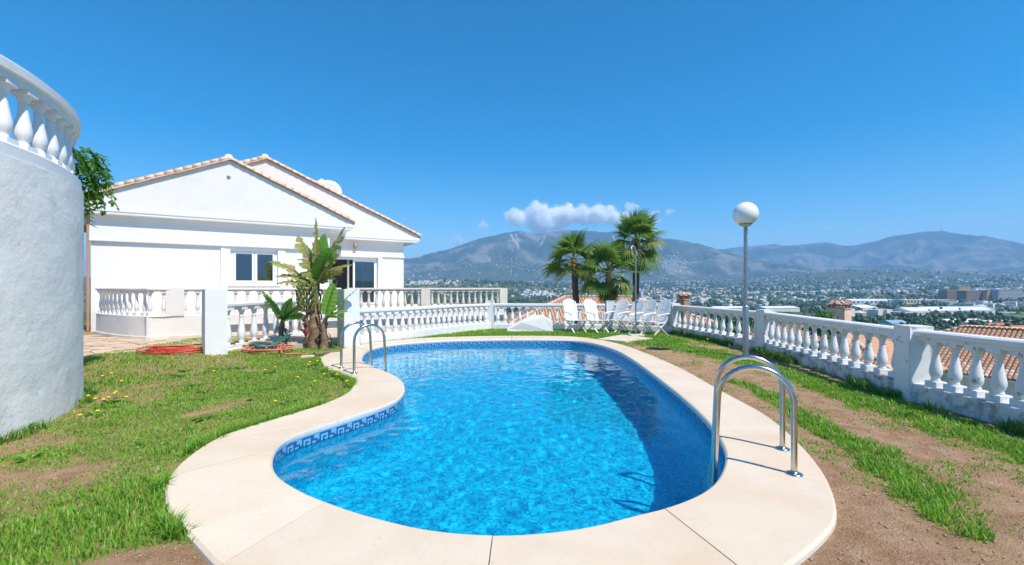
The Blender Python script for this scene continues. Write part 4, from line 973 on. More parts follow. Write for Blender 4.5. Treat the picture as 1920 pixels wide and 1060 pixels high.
def palm(label, px, d, zc, top_dx, sc, nf, band=False, seed=1, skirt=0):
    rg = random.Random(seed); x = (px - CX) / F * d; zb = float(tz(x, d)) - .3
    r = empty('palm_tree', (x, d, zb)); tag(r, label, 'palm tree', 'palms beyond the balustrade')
    h = zc - zb; n = 26; P = [(top_dx * (t ** 2), 0, h * t) for t in np.linspace(0, 1, n)]
    tr = MB().tube(P, .1, 12, taper=[(.17 - .055 * t) * (1 + .06 * (i % 2)) * sc for i, t in enumerate(np.linspace(0, 1, n))]); tk = tr.build('trunk', M['palmtrunk'], r)
    if band: MB().lathe([(.135, -.09), (.145, -.05), (.145, .05), (.135, .09)], 14, (top_dx * .88, 0, h - .34)).build('orange_band', M['orange'], r)
    cr = empty('crown', (top_dx, 0, h)); cr.parent = r
    for i in range(nf):
        f = i / (nf - 1); el = 84 - 128 * f ** 1.1 + rg.uniform(-8, 8); az = i * 137.5 + rg.uniform(-15, 15)
        me_ = FAN[rg.randrange(5)] if f < .72 or rg.random() < .5 else FAN[5 + rg.randrange(2)]
        o = link('frond', me_, cr, (0, 0, .05 - .25 * f), None); s_ = sc * rg.uniform(.85, 1.1) * (1 - .12 * (f < .15)); o.scale = (s_, s_, s_)
        o.rotation_euler = (rg.uniform(-.5, .5), -rad(el), rad(az))
    for i in range(skirt):
        o = link('dead_frond', FAN[5 + i % 2], cr, (0, 0, -.25 - .02 * i)); o.scale = [sc * .8] * 3; o.rotation_euler = (rg.uniform(-.4, .4), rad(70 + rg.uniform(-12, 14)), rad(i * 137))
palm('fan palm with an orange band round its bare trunk', 1088, 17.7, 2.65, -.26, .98, 23, True, 3)
palm('shorter fan palm between the two taller palms', 1142, 17.5, 2.15, -.02, 1.05, 22, False, 4, 6)
palm('tallest fan palm behind the shower pole', 1190, 18.4, 3.42, .08, 1.08, 26, False, 6, 4)

# ================================================================== NEIGHBOURING ROOFS
def tile_piece():
    mb = MB(); n = 6; V = []
    for (xx, r) in ((0, .098), (.40, .080)):
        for k_ in range(n + 1): a = math.pi * k_ / n; V.append((xx, -r * math.cos(a), r * math.sin(a) * .8))
    nn = n + 1; V += [(x, y * .83, z * .80) for x, y, z in V[:nn]]
    Fc = [(k_, k_ + 1, nn + k_ + 1, nn + k_) for k_ in range(n)] + [(k_, 2 * nn + k_, 2 * nn + k_ + 1, k_ + 1) for k_ in range(n)]
    return V, Fc
TV, TF = tile_piece(); TILES = [raw_mesh('roof_tile', TV, TF, m_, True) for m_ in (M['tile'], M['tilepale'], M['tile'], M['tilepale'])]
def hip_house(label, c, ang, hx, hy, ze, zr, wallm, wall_down, single=300, ridge_len=None):
    r = empty('neighbour_house', (c[0], c[1], ze - wall_down), ang); tag(r, label, 'house')
    z0 = wall_down; z1 = wall_down + zr - ze; rl = max(0.0, hx - hy) if ridge_len is None else ridge_len
    MB().box((0, 0, z0 / 2 - .05), (2 * hx - .7, 2 * hy - .7, z0 + .1)).build('wall', M[wallm], r)
    MB().box((0, 0, z0 - .10), (2 * hx - .1, 2 * hy - .1, .12)).build('eave', M['white'], r)
    roof = empty('roof', (0, 0, 0)); roof.parent = r
    C4 = [(-hx, -hy, z0), (hx, -hy, z0), (hx, hy, z0), (-hx, hy, z0)]; Rg = [(-rl, 0, z1), (rl, 0, z1)]
    V = C4 + Rg; MB().add([(x, y, z - .02) for x, y, z in V], [(0, 1, 5, 4), (1, 2, 5), (2, 3, 4, 5), (3, 0, 4), (3, 2, 1, 0)]).build('roof_deck', M['tile'], roof)
    planes = [(C4[0], C4[1], Rg[1], Rg[0]), (C4[1], C4[2], Rg[1], Rg[1]), (C4[2], C4[3], Rg[0], Rg[1]), (C4[3], C4[0], Rg[0], Rg[0])]
    T = []
    for (a, b, t1, t0) in planes:
        a, b, t1, t0 = map(Vector, (a, b, t1, t0)); e = (b - a); Le = e.length; e.normalize(); nrm = e.cross(t0 - a).normalized(); up = nrm.cross(e).normalized()
        if nrm.z < 0: nrm = -nrm; up = -up
        hl = (t0 - a).dot(up); l0, l1 = (t0 - a).dot(e), (t1 - a).dot(e)
        for j in range(int(hl / .30) + 1):
            v = j * .30; f = v / hl; lo, hi = l0 * f, Le + (l1 - Le) * f
            if f > .985: continue
            for i in range(int(Le / .2)):
                u_ = .1 + i * .2
                if lo + .05 < u_ < hi - .05: T.append((a + e * u_ + up * (v - .05) + nrm * .02, up, nrm))
    Rz = Matrix.Rotation(ang, 3, 'Z'); cw = Vector((c[0], c[1], ze - wall_down))
    T.sort(key=lambda q: (Rz @ q[0] + cw - Vector((0, 0, H))).length + (6 if (Rz @ q[2]).dot(Rz @ q[0] + cw - Vector((0, 0, H))) > 0 else 0))
    VV = []; FF = []
    for k_, (p, up, nrm) in enumerate(T):
        rl_ = random.uniform(-.04, .04); X = (up + nrm * (-.03 + rl_ * .3)).normalized(); Zv = (nrm - X * nrm.dot(X)).normalized(); Y = Zv.cross(X)
        R = Matrix((X, Y, Zv)).transposed()
        if k_ < single:
            o = link('roof_tile', TILES[k_ * 7 % 4], roof, p); o.rotation_euler = R.to_euler()
        else:
            b0 = len(VV); VV += [R @ Vector(q) + p for q in TV]; FF += [tuple(i + b0 for i in f) for f in TF]
    if VV: tag(link('roof_tile_field', raw_mesh('roof_tile_field', VV, FF, M['tile'], True), roof), kind='stuff')
    for (a, b) in ((C4[0], Rg[0]), (C4[1], Rg[1]), (C4[2], Rg[1]), (C4[3], Rg[0])) + (((Rg[0], Rg[1]),) if rl > .05 else ()):
        a, b = Vector(a), Vector(b); L = (b - a).length; n = max(1, int(L / .36)); d = (b - a) / L
        side = Vector((0, 0, 1)).cross(d).normalized(); up = d.cross(side); R = Matrix((d, side, up)).transposed()
        for k_ in range(n):
            o = link('ridge_tile', TILES[1], roof, a + d * (k_ * L / n) + Vector((0, 0, .07))); o.rotation_euler = R.to_euler(); o.scale = (1.05, 1.5, 1.35)
    return r
def chimney(label, px, d, ztop, zbase, w, wallm):
    x = (px - CX) / F * d; r = empty('chimney', (x, d, zbase), HANG); tag(r, label, 'chimney'); h = ztop - zbase
    MB().box((0, 0, (h - .42) / 2), (w, w, h - .42), bev=.01).build('shaft', M[wallm], r)
    MB().box((0, 0, h - .41), (w + .08, w + .08, .04)).build('ledge', M['mortar'], r)
    for i in range(-2, 3):
        for (sx, sy) in ((i * w * .21, w * .42), (i * w * .21, -w * .42), (w * .42, i * w * .21), (-w * .42, i * w * .21)):
            if i in (-2, 2) or abs(sx) < w * .43: MB().box((sx, sy, h - .29), (.035, .035, .22)).build('grille_bar', M['tile'] if w > .5 else M['mortar'], r)
    cp = MB(); hw_ = w * .5 + .14
    V = []; n = 24
    for k_ in range(n):
        a = 2 * math.pi * k_ / n; s_ = 1 / max(abs(math.cos(a)), abs(math.sin(a))); V.append((hw_ * math.cos(a) * min(s_, 1.25), hw_ * math.sin(a) * min(s_, 1.25), h - .17 + .025 * (k_ % 2)))
    V.append((0, 0, h + .02)); V.append((0, 0, h - .19)); cp.add(V, [(k_, (k_ + 1) % n, n) for k_ in range(n)] + [((k_ + 1) % n, k_, n + 1) for k_ in range(n)]); cp.build('tiled_cap', M['tile'], r)
    for k_ in range(8):
        a = k_ * math.pi / 4; o = link('cap_tile', TILES[k_ % 2], r, (hw_ * 1.05 * math.cos(a), hw_ * 1.05 * math.sin(a), h - .15)); o.rotation_euler = (0, -.45, a + math.pi); o.scale = (.9, .9, .9)
VANG = math.atan2(HV[1], HV[0])
e0 = np.array((23.2, 24.5)); cA = e0 + 4.7 * HU - 2.6 * HV
hip_house('low house roofed in scalloped terracotta tiles right of the third post', tuple(cA), VANG, 7.4, 4.8, -3.05, -.90, 'paleg', 4.5)
cB = np.array((17.8, 26.6)) + 2.4 * HU + 1.0 * HV
hip_house('neighbouring house with hipped terracotta roof behind the round lamp', tuple(cB), VANG, 6.0, 4.7, -2.95, -.85, 'white', 5, single=0)
chimney('plastered chimney with tiled cap above the right balustrade rail', 1574, 25.5, .72, -2.2, .85, 'tilepale')
hip_house('wide hipped terracotta roof behind the chairs and palms', (6.45, 33.6), 0.04, 6.9, 4.4, -.88, .78, 'white', 7, single=0)
chimney('brick chimney with tiled cap beside the corner post', 1281, 28.5, 1.16, -.9, .55, 'pipe')

# foliage clumps: leafy crown of small faces
def leaf_cloud(n, R, size, seed, flat=1.0):
    rg = np.random.default_rng(seed); k_ = max(3, n // 60); cen = rg.normal(size=(k_, 3)); cen /= np.linalg.norm(cen, axis=1)[:, None]; cen *= (rg.random(k_) ** .4)[:, None] * R * .75; cen[:, 2] *= flat
    w_ = rg.integers(0, k_, n); p = cen[w_] + rg.normal(size=(n, 3)) * R * .2
    d = rg.normal(size=(n, 3)); d /= np.linalg.norm(d, axis=1)[:, None]; e = np.cross(d, rg.normal(size=(n, 3))); e /= np.linalg.norm(e, axis=1)[:, None]; s_ = size * rg.uniform(.6, 1.4, (n, 1))
    V = np.concatenate([p - d * s_, p + e * s_ * .42, p + d * s_, p - e * s_ * .42], 1).reshape(-1, 3); return V, np.arange(4 * n).reshape(-1, 4)
tx_, ty_ = (1546 - CX) / F * 19, 19.; tb = float(tz(tx_, ty_)); t_ = empty('garden_tree', (tx_, ty_, tb)); tag(t_, 'bright green leafy tree top beside the plastered chimney', 'tree')
V, Qd = leaf_cloud(1500, .75, .09, 5, .7); link('crown', np_mesh('crown', V, Qd, M['crownb']), t_, (0, 0, -.05 - tb))
MB().tube([(0, 0, 0), (.1, 0, 2), (0, 0, -.2 - tb)], .1, 8, taper=[.13, .1, .05]).build('trunk', M['palmtrunk'], t_)

# climber hanging over the curved wall
vx, vy = arc(WR - .05, 56, 57, 2)[0]; vin = empty('climbing_shrub', (vx - .05, vy, top_h + .30)); tag(vin, 'green climbing shrub spilling over the curved wall balustrade', 'shrub')
rg = random.Random(4); leafm = None; LV = []; LQ = []
for k_ in range(85):
    a = rg.uniform(-1.1, 1.3); L = rg.uniform(.25, .80); out = Vector((math.cos(a) * .55 + .1, math.sin(a) * .6, 0)); up = rg.uniform(.15, 1.1); P = []
    st0 = Vector((rg.uniform(-.12, .05), rg.uniform(-.4, .5), rg.uniform(-.15, .55)))
    for t in np.linspace(0, 1, 9): P.append(st0 + out * (L * t * .62) + Vector((0, 0, L * (up * t * .7 - 1.15 * t * t))))
    MB().tube(P, .006, 4, taper=[.008 - .005 * t for t in np.linspace(0, 1, 9)]).build('branch', M['vine'], vin)
    for i in range(1, 9):
        for sgn in (-1, 1):
            for rep in range(2):
                d = (P[i] - P[i - 1]).normalized(); s_ = d.cross(Vector((0, 0, 1))).normalized() * sgn; ax = (d * .5 + s_ + Vector((rg.uniform(-.3, .3), rg.uniform(-.3, .3), rg.uniform(-.7, .1)))).normalized(); l = rg.uniform(.06, .11)
                sd_ = ax.cross(Vector((rg.uniform(-.4, .4), rg.uniform(-.4, .4), 1))).normalized(); p = P[i] + ax * rep * .03; b0 = len(LV)
                LV += [p, p + ax * l * .5 + sd_ * l * .24, p + ax * l, p + ax * l * .5 - sd_ * l * .24]; LQ.append((b0, b0 + 1, b0 + 2, b0 + 3))
tag(link('leaves', np_mesh('leaves', [tuple(v) for v in LV], LQ, M['vine']), vin), kind='stuff')
# ================================================================== VALLEY: TOWN, SHEDS, ROAD, WOODS
def at_px(px, r):
    az = math.atan((px - CX) / F); x, y = r * math.sin(az), r * math.cos(az); return x, y
def flatmat(name, c, rough=.85): return mat(name, c, tuple(q * .85 for q in c), .05, rough)
TM = [flatmat('town_white', (.70, .69, .67)), flatmat('town_cream', (.68, .58, .45)), flatmat('town_grey_white', (.62, .63, .64)), flatmat('town_pink', (.58, .40, .30)),
      flatmat('town_roof_terracotta', (.40, .20, .12)), flatmat('town_roof_pale', (.60, .54, .48)), flatmat('town_window', (.06, .07, .08))]
def house_geo(w, d, h, flat, rg):
    V = [(-w, -d, -2), (w, -d, -2), (w, d, -2), (-w, d, -2), (-w, -d, h), (w, -d, h), (w, d, h), (-w, d, h)]
    Fc = [(0, 1, 5, 4), (1, 2, 6, 5), (2, 3, 7, 6), (3, 0, 4, 7)]; fm = [0] * 4
    if flat: Fc.append((4, 5, 6, 7)); fm.append(2); 
    else:
        o = .4; rh = h + w * .35; V += [(-w - o, -d - o, h - .1), (w + o, -d - o, h - .1), (w + o, d + o, h - .1), (-w - o, d + o, h - .1), (0, -d - o if rg.random() < .5 else -d * .4, rh), (0, d * .4, rh)]
        Fc += [(8, 9, 12), (9, 10, 13, 12), (10, 11, 13), (11, 8, 12, 13)]; fm += [1] * 4
    for sx in (-.55, .0, .5):      # dark openings on two faces, a few cm proud
        zz = h * .35; V0 = len(V); ww_ = .11 * w
        V += [(sx * w - ww_, -d - .05, zz), (sx * w + ww_, -d - .05, zz), (sx * w + ww_, -d - .05, zz + h * .28), (sx * w - ww_, -d - .05, zz + h * .28)]; Fc.append((V0, V0 + 1, V0 + 2, V0 + 3)); fm.append(3)
    return V, Fc, fm
rg = random.Random(11)
VAR = []; WNAME = []
for k_ in range(14):
    w, d, h = rg.uniform(4, 8), rg.uniform(4, 7.5), rg.choice((3.5, 4, 6.5, 7, 9)); flat = rg.random() < .5
    V, Fc, fm = house_geo(w, d, h, flat, rg); wm_ = TM[rg.choice((0, 0, 0, 0, 1, 2, 2, 3))]; WNAME.append(wm_.name); VAR.append((V, Fc, fm, [wm_, TM[4] if rg.random() < .55 else TM[5], TM[rg.choice((0, 2, 5))], TM[6]]))
VME = [raw_mesh('town_house', v[0], v[1], v[3], fm=v[2]) for v in VAR]
npr = np.random.default_rng(5); HS = []
def add_cluster(n, px0, px1, r0, r1, dens=.0, keep=None):
    c = 0
    while c < n:
        px = npr.uniform(px0, px1); r = r0 + (r1 - r0) * npr.random() ** 1.0; x, y = at_px(px, r)
        if dens and vnoise(x / 130, y / 130, 71) * .6 + vnoise(x / 45, y / 45, 73) * .4 < dens: c += .2; continue
        HS.append((x, y)); c += 1
def gauss_cluster(n, px, r, spx, sr):
    for _ in range(n): HS.append(at_px(px + npr.normal() * spx, max(700, r + npr.normal() * sr)))
add_cluster(1250, 1200, 2100, 1300, 3200, .50)
add_cluster(1150, 1150, 2150, 1900, 4300, .53)
add_cluster(330, 740, 1240, 1500, 4500, .58)
add_cluster(130, 1150, 2050, 800, 1400, .55)
add_cluster(420, 760, 1250, 4300, 5600, .56)
add_cluster(380, 1230, 1950, 4300, 5900, .58)
gauss_cluster(150, 805, 2300, 24, 110); gauss_cluster(150, 1012, 1750, 17, 60); gauss_cluster(190, 1275, 5350, 17, 130); gauss_cluster(60, 1500, 2000, 40, 60); gauss_cluster(220, 1870, 2150, 45, 160)
HS = np.array(HS); rH = np.hypot(HS[:, 0], HS[:, 1]); order = np.argsort(rH); HS = HS[order]
HZ = tz(HS[:, 0], HS[:, 1])
acc = {}
for i, ((x, y), z) in enumerate(zip(HS, HZ)):
    k_ = rg.randrange(len(VAR)); a = rg.choice((.3, .55, 1.0, 2.1)) + rg.uniform(-.2, .2) + math.pi * rg.randrange(4) / 2
    if i < 290:
        o = link('town_house', VME[k_], None, (x, y, z), (0, 0, a)); s_ = rg.uniform(.85, 1.25); o.scale = (s_, s_, s_)
        fl_ = len(VAR[k_][0]) < 24; tr_n = VAR[k_][3][1].name == 'town_roof_terracotta'; wn_n = {'town_white': 'white', 'town_cream': 'cream', 'town_grey_white': 'grey white', 'town_pink': 'pinkish'}[WNAME[k_]]; rf_n = 'a flat roof' if fl_ else 'a terracotta roof' if tr_n else 'a pale pitched roof'; sz_n = 'low' if max(p[2] for p in VAR[k_][0][4:8]) < 5 else 'tall'
        tag(o, 'small %s %s house with %s in the valley town' % (sz_n, wn_n, rf_n), 'house', 'houses of the valley town')
    else:
        acc.setdefault(k_, []).append((x, y, z, a, rg.uniform(.8, 1.3)))
VV, FF, FM_, mats_ = [], [], [], TM
mi = {m_.name: i for i, m_ in enumerate(TM)}
for k_, L in acc.items():
    V, Fc, fm, ms = VAR[k_]; V = np.array(V)
    for (x, y, z, a, s_) in L:
        b0 = len(VV); ca, sa = math.cos(a) * s_, math.sin(a) * s_
        VV += [(x + ca * p[0] - sa * p[1], y + sa * p[0] + ca * p[1], z + p[2] * s_) for p in V]; FF += [tuple(q + b0 for q in f) for f in Fc]; FM_ += [mi[ms[q].name] for q in fm]
o = link('distant_town', raw_mesh('distant_town', VV, FF, TM, fm=FM_)); tag(o, 'mass of tiny white houses spread over the far valley and foothills', 'town', kind='stuff')

# named larger buildings
def block(name, label, px, r, w, d, h, ang, wallm, roofm, floors=0, bays=0, cat='building', ridge=0.0, group=None):
    x, y = at_px(px, r); z = float(tz(x, y)) - 1; rt = empty(name, (x, y, z), ang); tag(rt, label, cat, group)
    MB().box((0, 0, (h + 1) / 2), (w, d, h + 1)).build('wall', wallm, rt)
    if ridge: MB().add([(-w / 2 - .5, -d / 2 - .5, h + 1), (w / 2 + .5, -d / 2 - .5, h + 1), (w / 2 + .5, d / 2 + .5, h + 1), (-w / 2 - .5, d / 2 + .5, h + 1), (-w / 2 - .5, 0, h + 1 + ridge), (w / 2 + .5, 0, h + 1 + ridge)], [(0, 1, 5, 4), (2, 3, 4, 5), (1, 2, 5), (3, 0, 4), (3, 2, 1, 0)]).build('roof', roofm, rt)
    else: MB().box((0, 0, h + 1.3), (w + 1, d + 1, .6)).build('roof', roofm, rt)
    if floors:
        me_ = MB().box((0, 0, 0), (w / bays * .55, .3, h / floors * .5)).mesh('window', TM[6])
        for f in range(floors):
            for b in range(bays): link('window', me_, rt, (-w / 2 + (b + .5) * w / bays, -d / 2 - .05, 1 + (f + .55) * h / floors))
    return rt
RF = {'blue': flatmat('shed_blue_roof', (.25, .38, .50), .5), 'white': flatmat('shed_white_roof', (.76, .77, .78), .5), 'ochre': flatmat('ochre_render', (.60, .36, .14)), 'brown': flatmat('brown_render', (.30, .20, .15)), 'grey': flatmat('grey_render', (.42, .45, .50)), 'orange': flatmat('orange_roof', (.62, .18, .06))}
block('warehouse', 'long white industrial shed with ridged roof by the avenue', 1764, 1010, 150, 34, 9, .12, TM[2], RF['white'], 1, 14, 'warehouse', 5)
block('warehouse', 'second white shed behind the long industrial shed', 1785, 1075, 130, 30, 11, .12, TM[0], RF['grey'], 0, 0, 'warehouse', 4)
block('warehouse', 'flat pale warehouse left of the long shed', 1716, 960, 70, 26, 5, .1, TM[2], RF['white'], 0, 0, 'warehouse')
block('warehouse', 'small shed with blue roof in the near valley', 1675, 585, 20, 14, 5, .2, TM[0], RF['blue'], 1, 4, 'warehouse', 3)
block('warehouse', 'wide white factory hall beyond the trees', 1625, 1450, 120, 40, 9, .1, TM[0], RF['white'], 1, 10, 'warehouse', 4)
block('warehouse', 'cream factory hall right of the white hall', 1730, 1500, 130, 34, 9, .05, TM[1], RF['white'], 1, 16, 'warehouse')
block('warehouse', 'pale domed greenhouse hall behind the second post', 1610, 1150, 60, 40, 6, .5, TM[0], RF['white'], 0, 0, 'warehouse', 5)
block('warehouse', 'low white hall by the lamp pole', 1455, 900, 70, 30, 6, .25, TM[0], RF['white'], 0, 0, 'warehouse', 3)
block('warehouse', 'low white hall with ochre front left of the lamp pole', 1365, 860, 60, 26, 6, .1, RF['ochre'], RF['white'], 0, 0, 'warehouse', 3)
for (px, r, w, wm_, lb) in ((1783, 1640, 50, 'brown', 'brown apartment block in the valley'), (1818, 1620, 46, 'brown', 'brown apartment block with orange end in the valley'), (1849, 1640, 24, 'ochre', 'ochre apartment block between brown and grey ones'), (1885, 1660, 70, 'grey', 'long grey apartment block right of the ochre one'), (1800, 1760, 36, 'ochre', 'tall orange apartment tower behind the brown blocks')):
    block('apartment_block', lb, px, r, w, 22, 27 if r < 1700 else 34, .12, RF[wm_], TM[5], 8, max(5, w // 5))
block('depot', 'yellow depot building near the avenue', 1865, 640, 30, 14, 5, .1, flatmat('yellow_render', (.70, .42, .06)), RF['orange'], 1, 5, 'building', 2)
block('depot', 'orange roofed depot right of the yellow depot', 1915, 600, 24, 14, 4, .1, TM[1], RF['orange'], 1, 4, 'building', 3)
block('warehouse', 'white sheds in a row below the avenue', 1800, 690, 46, 16, 5, .15, TM[0], RF['white'], 1, 6, 'warehouse', 3)
block('warehouse', 'white store with turquoise front near the yellow depot', 1875, 720, 44, 16, 5, .1, TM[0], RF['white'], 1, 6, 'warehouse', 2)

# avenue with parked cars
rp = [at_px(1905, 1560), at_px(1880, 1200), at_px(1855, 980), at_px(1815, 820), at_px(1775, 720), at_px(1700, 640)]
rp = resample(catmull(rp, 10), step=16)
rz = tz(rp[:, 0], rp[:, 1]); road = MB()
V = []; 
for i in range(len(rp)):
    d = rp[min(i + 1, len(rp) - 1)] - rp[max(i - 1, 0)]; d /= np.hypot(*d); n_ = np.array((d[1], -d[0]))
    for s_ in (-1, 1): q = rp[i] + n_ * 9 * s_; V.append((q[0], q[1], max(rz[i], float(tz(q[0], q[1]))) + .8))
o = link('road', raw_mesh('road', V, [(2 * i, 2 * i + 1, 2 * i + 3, 2 * i + 2) for i in range(len(rp) - 1)], flatmat('pale_asphalt', (.26, .26, .26)))); tag(o, kind='structure')
cb = MB().box((0, 0, .75), (4.3, 1.8, .8), bev=.15); carb = [cb.mesh('body', flatmat('car_paint_%d' % i, c, .3)) for i, c in enumerate(((.75, .75, .75), (.08, .09, .11), (.30, .32, .34), (.45, .05, .04)))]
cabm = MB().box((-.2, 0, 1.35), (2.3, 1.6, .55), bev=.2).mesh('cabin', TM[6])
for i in range(2, len(rp) - 2):
    for s_ in (-5.8, 5.8):
        if rg.random() < .25: continue
        d = rp[i + 1] - rp[i]; d /= np.hypot(*d); q = rp[i] + np.array((d[1], -d[0])) * s_ + d * rg.uniform(-3, 3); c = empty('parked_car', (q[0], q[1], max(rz[i], float(tz(q[0], q[1]))) + .8), math.atan2(d[1], d[0]))
        kc_ = rg.randrange(4); tag(c, 'tiny %s car on the valley avenue' % ('white', 'black', 'grey', 'red')[kc_], 'car', 'cars along the valley avenue'); link('body', carb[kc_], c); link('cabin', cabm, c)
# green field and pitch by the avenue
fp = [at_px(1865, 900), at_px(1945, 880), at_px(1960, 1180), at_px(1893, 1200)]
fz = max(float(tz(*p)) for p in fp) + .6
o = MB().prism(fp, fz - 3, fz).build('field', flatmat('green_field', (.10, .17, .04))); tag(o, kind='structure')

# woods: low-poly crowns, joined (nobody could count them)
bm = bmesh.new(); bmesh.ops.create_icosphere(bm, subdivisions=1, radius=1); IV = np.array([v.co[:] for v in bm.verts]); bm.verts.index_update(); IF = np.array([[v.index for v in f.verts] for f in bm.faces]); bm.free()
I0V = IV[:12] / np.linalg.norm(IV[:12], axis=1)[:, None]
bm = bmesh.new(); [bm.verts.new(v) for v in I0V]; r_ = bmesh.ops.convex_hull(bm, input=bm.verts[:]); bm.verts.index_update(); I0F = np.array([[v.index for v in f.verts] for f in bm.faces]); I0V = np.array([v.co[:] for v in bm.verts]); bm.free()
def woods(name, label, n, px0, px1, r0, r1, s0, s1, thr, m, seed, pw=1.0, lobes=1):
    g = np.random.default_rng(seed); px = g.uniform(px0, px1, n); r = r0 * (r1 / r0) ** (g.random(n) ** pw); az = np.arctan((px - CX) / F); x, y = r * np.sin(az), r * np.cos(az)
    k_ = (vnoise(x / 90, y / 90, 81) * .6 + vnoise(x / 35, y / 35, 83) * .4) > thr; x, y = x[k_], y[k_]; s_ = g.uniform(s0, s1, len(x)); asp = g.uniform(.55, 1.6, len(x)); z = tz(x, y)
    P = np.stack([x, y, z + s_ * asp * .5], 1)
    if lobes > 1:
        P = np.repeat(P, lobes, 0); s0_ = np.repeat(s_, lobes); asp = np.repeat(asp, lobes); P = P + g.normal(size=P.shape) * (s0_ * .5)[:, None] * np.stack([np.ones(len(P)), np.ones(len(P)), asp], 1); s_ = s0_ * g.uniform(.22, .6, len(P))
    BV, BF = (IV, IF) if lobes == 1 else (I0V, I0F)
    J = 1 + g.uniform(-.42, .42, (len(P), len(BV), 1)); V = BV[None] * J * s_[:, None, None]; V[:, :, 2] *= asp[:, None] ** .5; V += P[:, None]
    Q = BF[None] + (np.arange(len(P)) * len(BV))[:, None, None]; o = link(name, np_mesh(name, V.reshape(-1, 3), Q.reshape(-1, 3), m)); tag(o, label, 'woods', kind='stuff')
woods('valley_woods', 'dark green trees scattered between the far valley houses', 9500, 700, 2150, 1250, 3800, 2.5, 6.5, .44, M['crown'], 3)
woods('near_woods', 'dark green trees around the sheds and avenue', 3200, 900, 2200, 430, 1400, 2.5, 5.5, .50, M['crown'], 13, lobes=9)
woods('foothill_woods', 'dark scrub and trees on the foothills', 2600, 700, 2000, 2200, 5000, 5, 11, .54, M['crown'], 6)
woods('slope_scrub', 'green bushes on the slope below the garden', 2600, 700, 2300, 60, 460, .8, 2.4, .42, M['crownb'], 8, lobes=12)

# radio masts on the summit
for k_, px in enumerate((1740, 1764)):
    az = math.atan((px - CX) / F); x, y = 9600 * math.sin(az), 9600 * math.cos(az); z = float(tz(x, y)) - 4
    o = MB().tube([(0, 0, 0), (0, 0, 60), (0, 0, 128)], 3, 6, taper=[5, 3.6, 1.8]).build('radio_mast', TM[2], None, (x, y, z)); tag(o, 'thin radio mast on the far summit', 'mast', 'masts on the summit')

# ================================================================== HAZE
def vol_mat(name, color, dens, aniso=0.0):
    m, n, l, b = mk(name); n.remove(b); v = n.new('ShaderNodeVolumePrincipled'); v.inputs['Color'].default_value = (*color, 1); v.inputs['Density'].default_value = dens; v.inputs['Anisotropy'].default_value = aniso
    l.new(v.outputs[0], n['Material Output'].inputs['Volume']); return m
zlo, zhi = float(TZ.min()) - 1.5, float(TZ.max()) + 140
o = MB().box((0, 0, (zlo + zhi) / 2), (34000, 34000, zhi - zlo)).build('haze', vol_mat('valley_haze', (.30, .60, 1.0), 1.2e-4)); tag(o, 'pale blue haze hanging over the valley', 'haze', kind='stuff')

# ================================================================== CLOUDS
CLR = 13500.
def wisp_mat(name, dens, lo, hi, scale):
    m = vol_mat(name, (1, 1, 1), dens, -.2); n, l = m.node_tree.nodes, m.node_tree.links; v = [q for q in n if q.type == 'PRINCIPLED_VOLUME'][0]
    tc = n.new('ShaderNodeTexCoord'); nz = N(n, 'ShaderNodeTexNoise', Scale=scale, Detail=7.0, Roughness=.62, Distortion=.4); l.new(tc.outputs['Object'], nz.inputs['Vector'])
    mr = N(n, 'ShaderNodeMapRange'); mr.inputs['From Min'].default_value = lo; mr.inputs['From Max'].default_value = hi; mr.inputs['To Max'].default_value = dens
    l.new(nz.outputs['Fac'], mr.inputs['Value']); l.new(mr.outputs['Result'], v.inputs['Density']); return m
CLM = [wisp_mat('cloud_body', .02, .36, .62, .0042), wisp_mat('cloud_veil', .008, .46, .72, .0055), wisp_mat('cloud_wisp', .012, .42, .70, .010)]
def cloud(label, puffs, seed, big=False):
    az0 = math.atan((puffs[0][0] - CX) / F); ox, oy = CLR * math.sin(az0), CLR * math.cos(az0); oz = H + (HY - puffs[0][1]) / F * oy
    root = empty('cloud', (ox, oy, oz)); tag(root, label, 'cloud')
    for nm, grow, cm in ((('body', .95, 0), ('veil', 1.38, 1)) if big else (('body', 1.25, 2),)):
        g = random.Random(seed); bm = bmesh.new()
        for (px, py, rp_) in puffs:
            x = (px - CX) / F * oy; z = H + (HY - py) / F * oy; r = rp_ / F * oy
            for k_ in range(14):
                q = Vector((g.gauss(0, .50), g.gauss(0, .5), g.gauss(.05, .30))) * r; s_ = r * g.uniform(.28, .62) * grow
                bmesh.ops.create_icosphere(bm, subdivisions=2, radius=s_, matrix=Matrix.Translation((x - ox + q.x, q.y, max(z - oz + q.z, z - oz - r * .35))))
        me = bpy.data.meshes.new(nm); bm.to_mesh(me); bm.free(); me.materials.append(CLM[cm]); o = link(nm, me, root)
        rm_ = o.modifiers.new('union', 'REMESH'); rm_.mode = 'VOXEL'; rm_.voxel_size = 26 if big else 14
        tx = bpy.data.textures.new('puff', 'CLOUDS'); tx.noise_scale = 130 if big else 70; tx.noise_depth = 4
        ds = o.modifiers.new('puff', 'DISPLACE'); ds.texture = tx; ds.strength = 130 if big else 60; ds.mid_level = .5; ds.texture_coords = 'GLOBAL'
cloud('large white cumulus cloud resting above the mountain', [(1018, 410, 25), (1008, 400, 17), (1050, 408, 22), (1085, 407, 22), (1120, 407, 20), (1150, 409, 17), (1180, 410, 13), (1065, 398, 13), (1100, 396, 12), (1010, 430, 12), (1040, 428, 10)], 2, True)
cloud('small white cloud left of the large cumulus', [(966, 402, 14), (986, 402, 10)], 3)
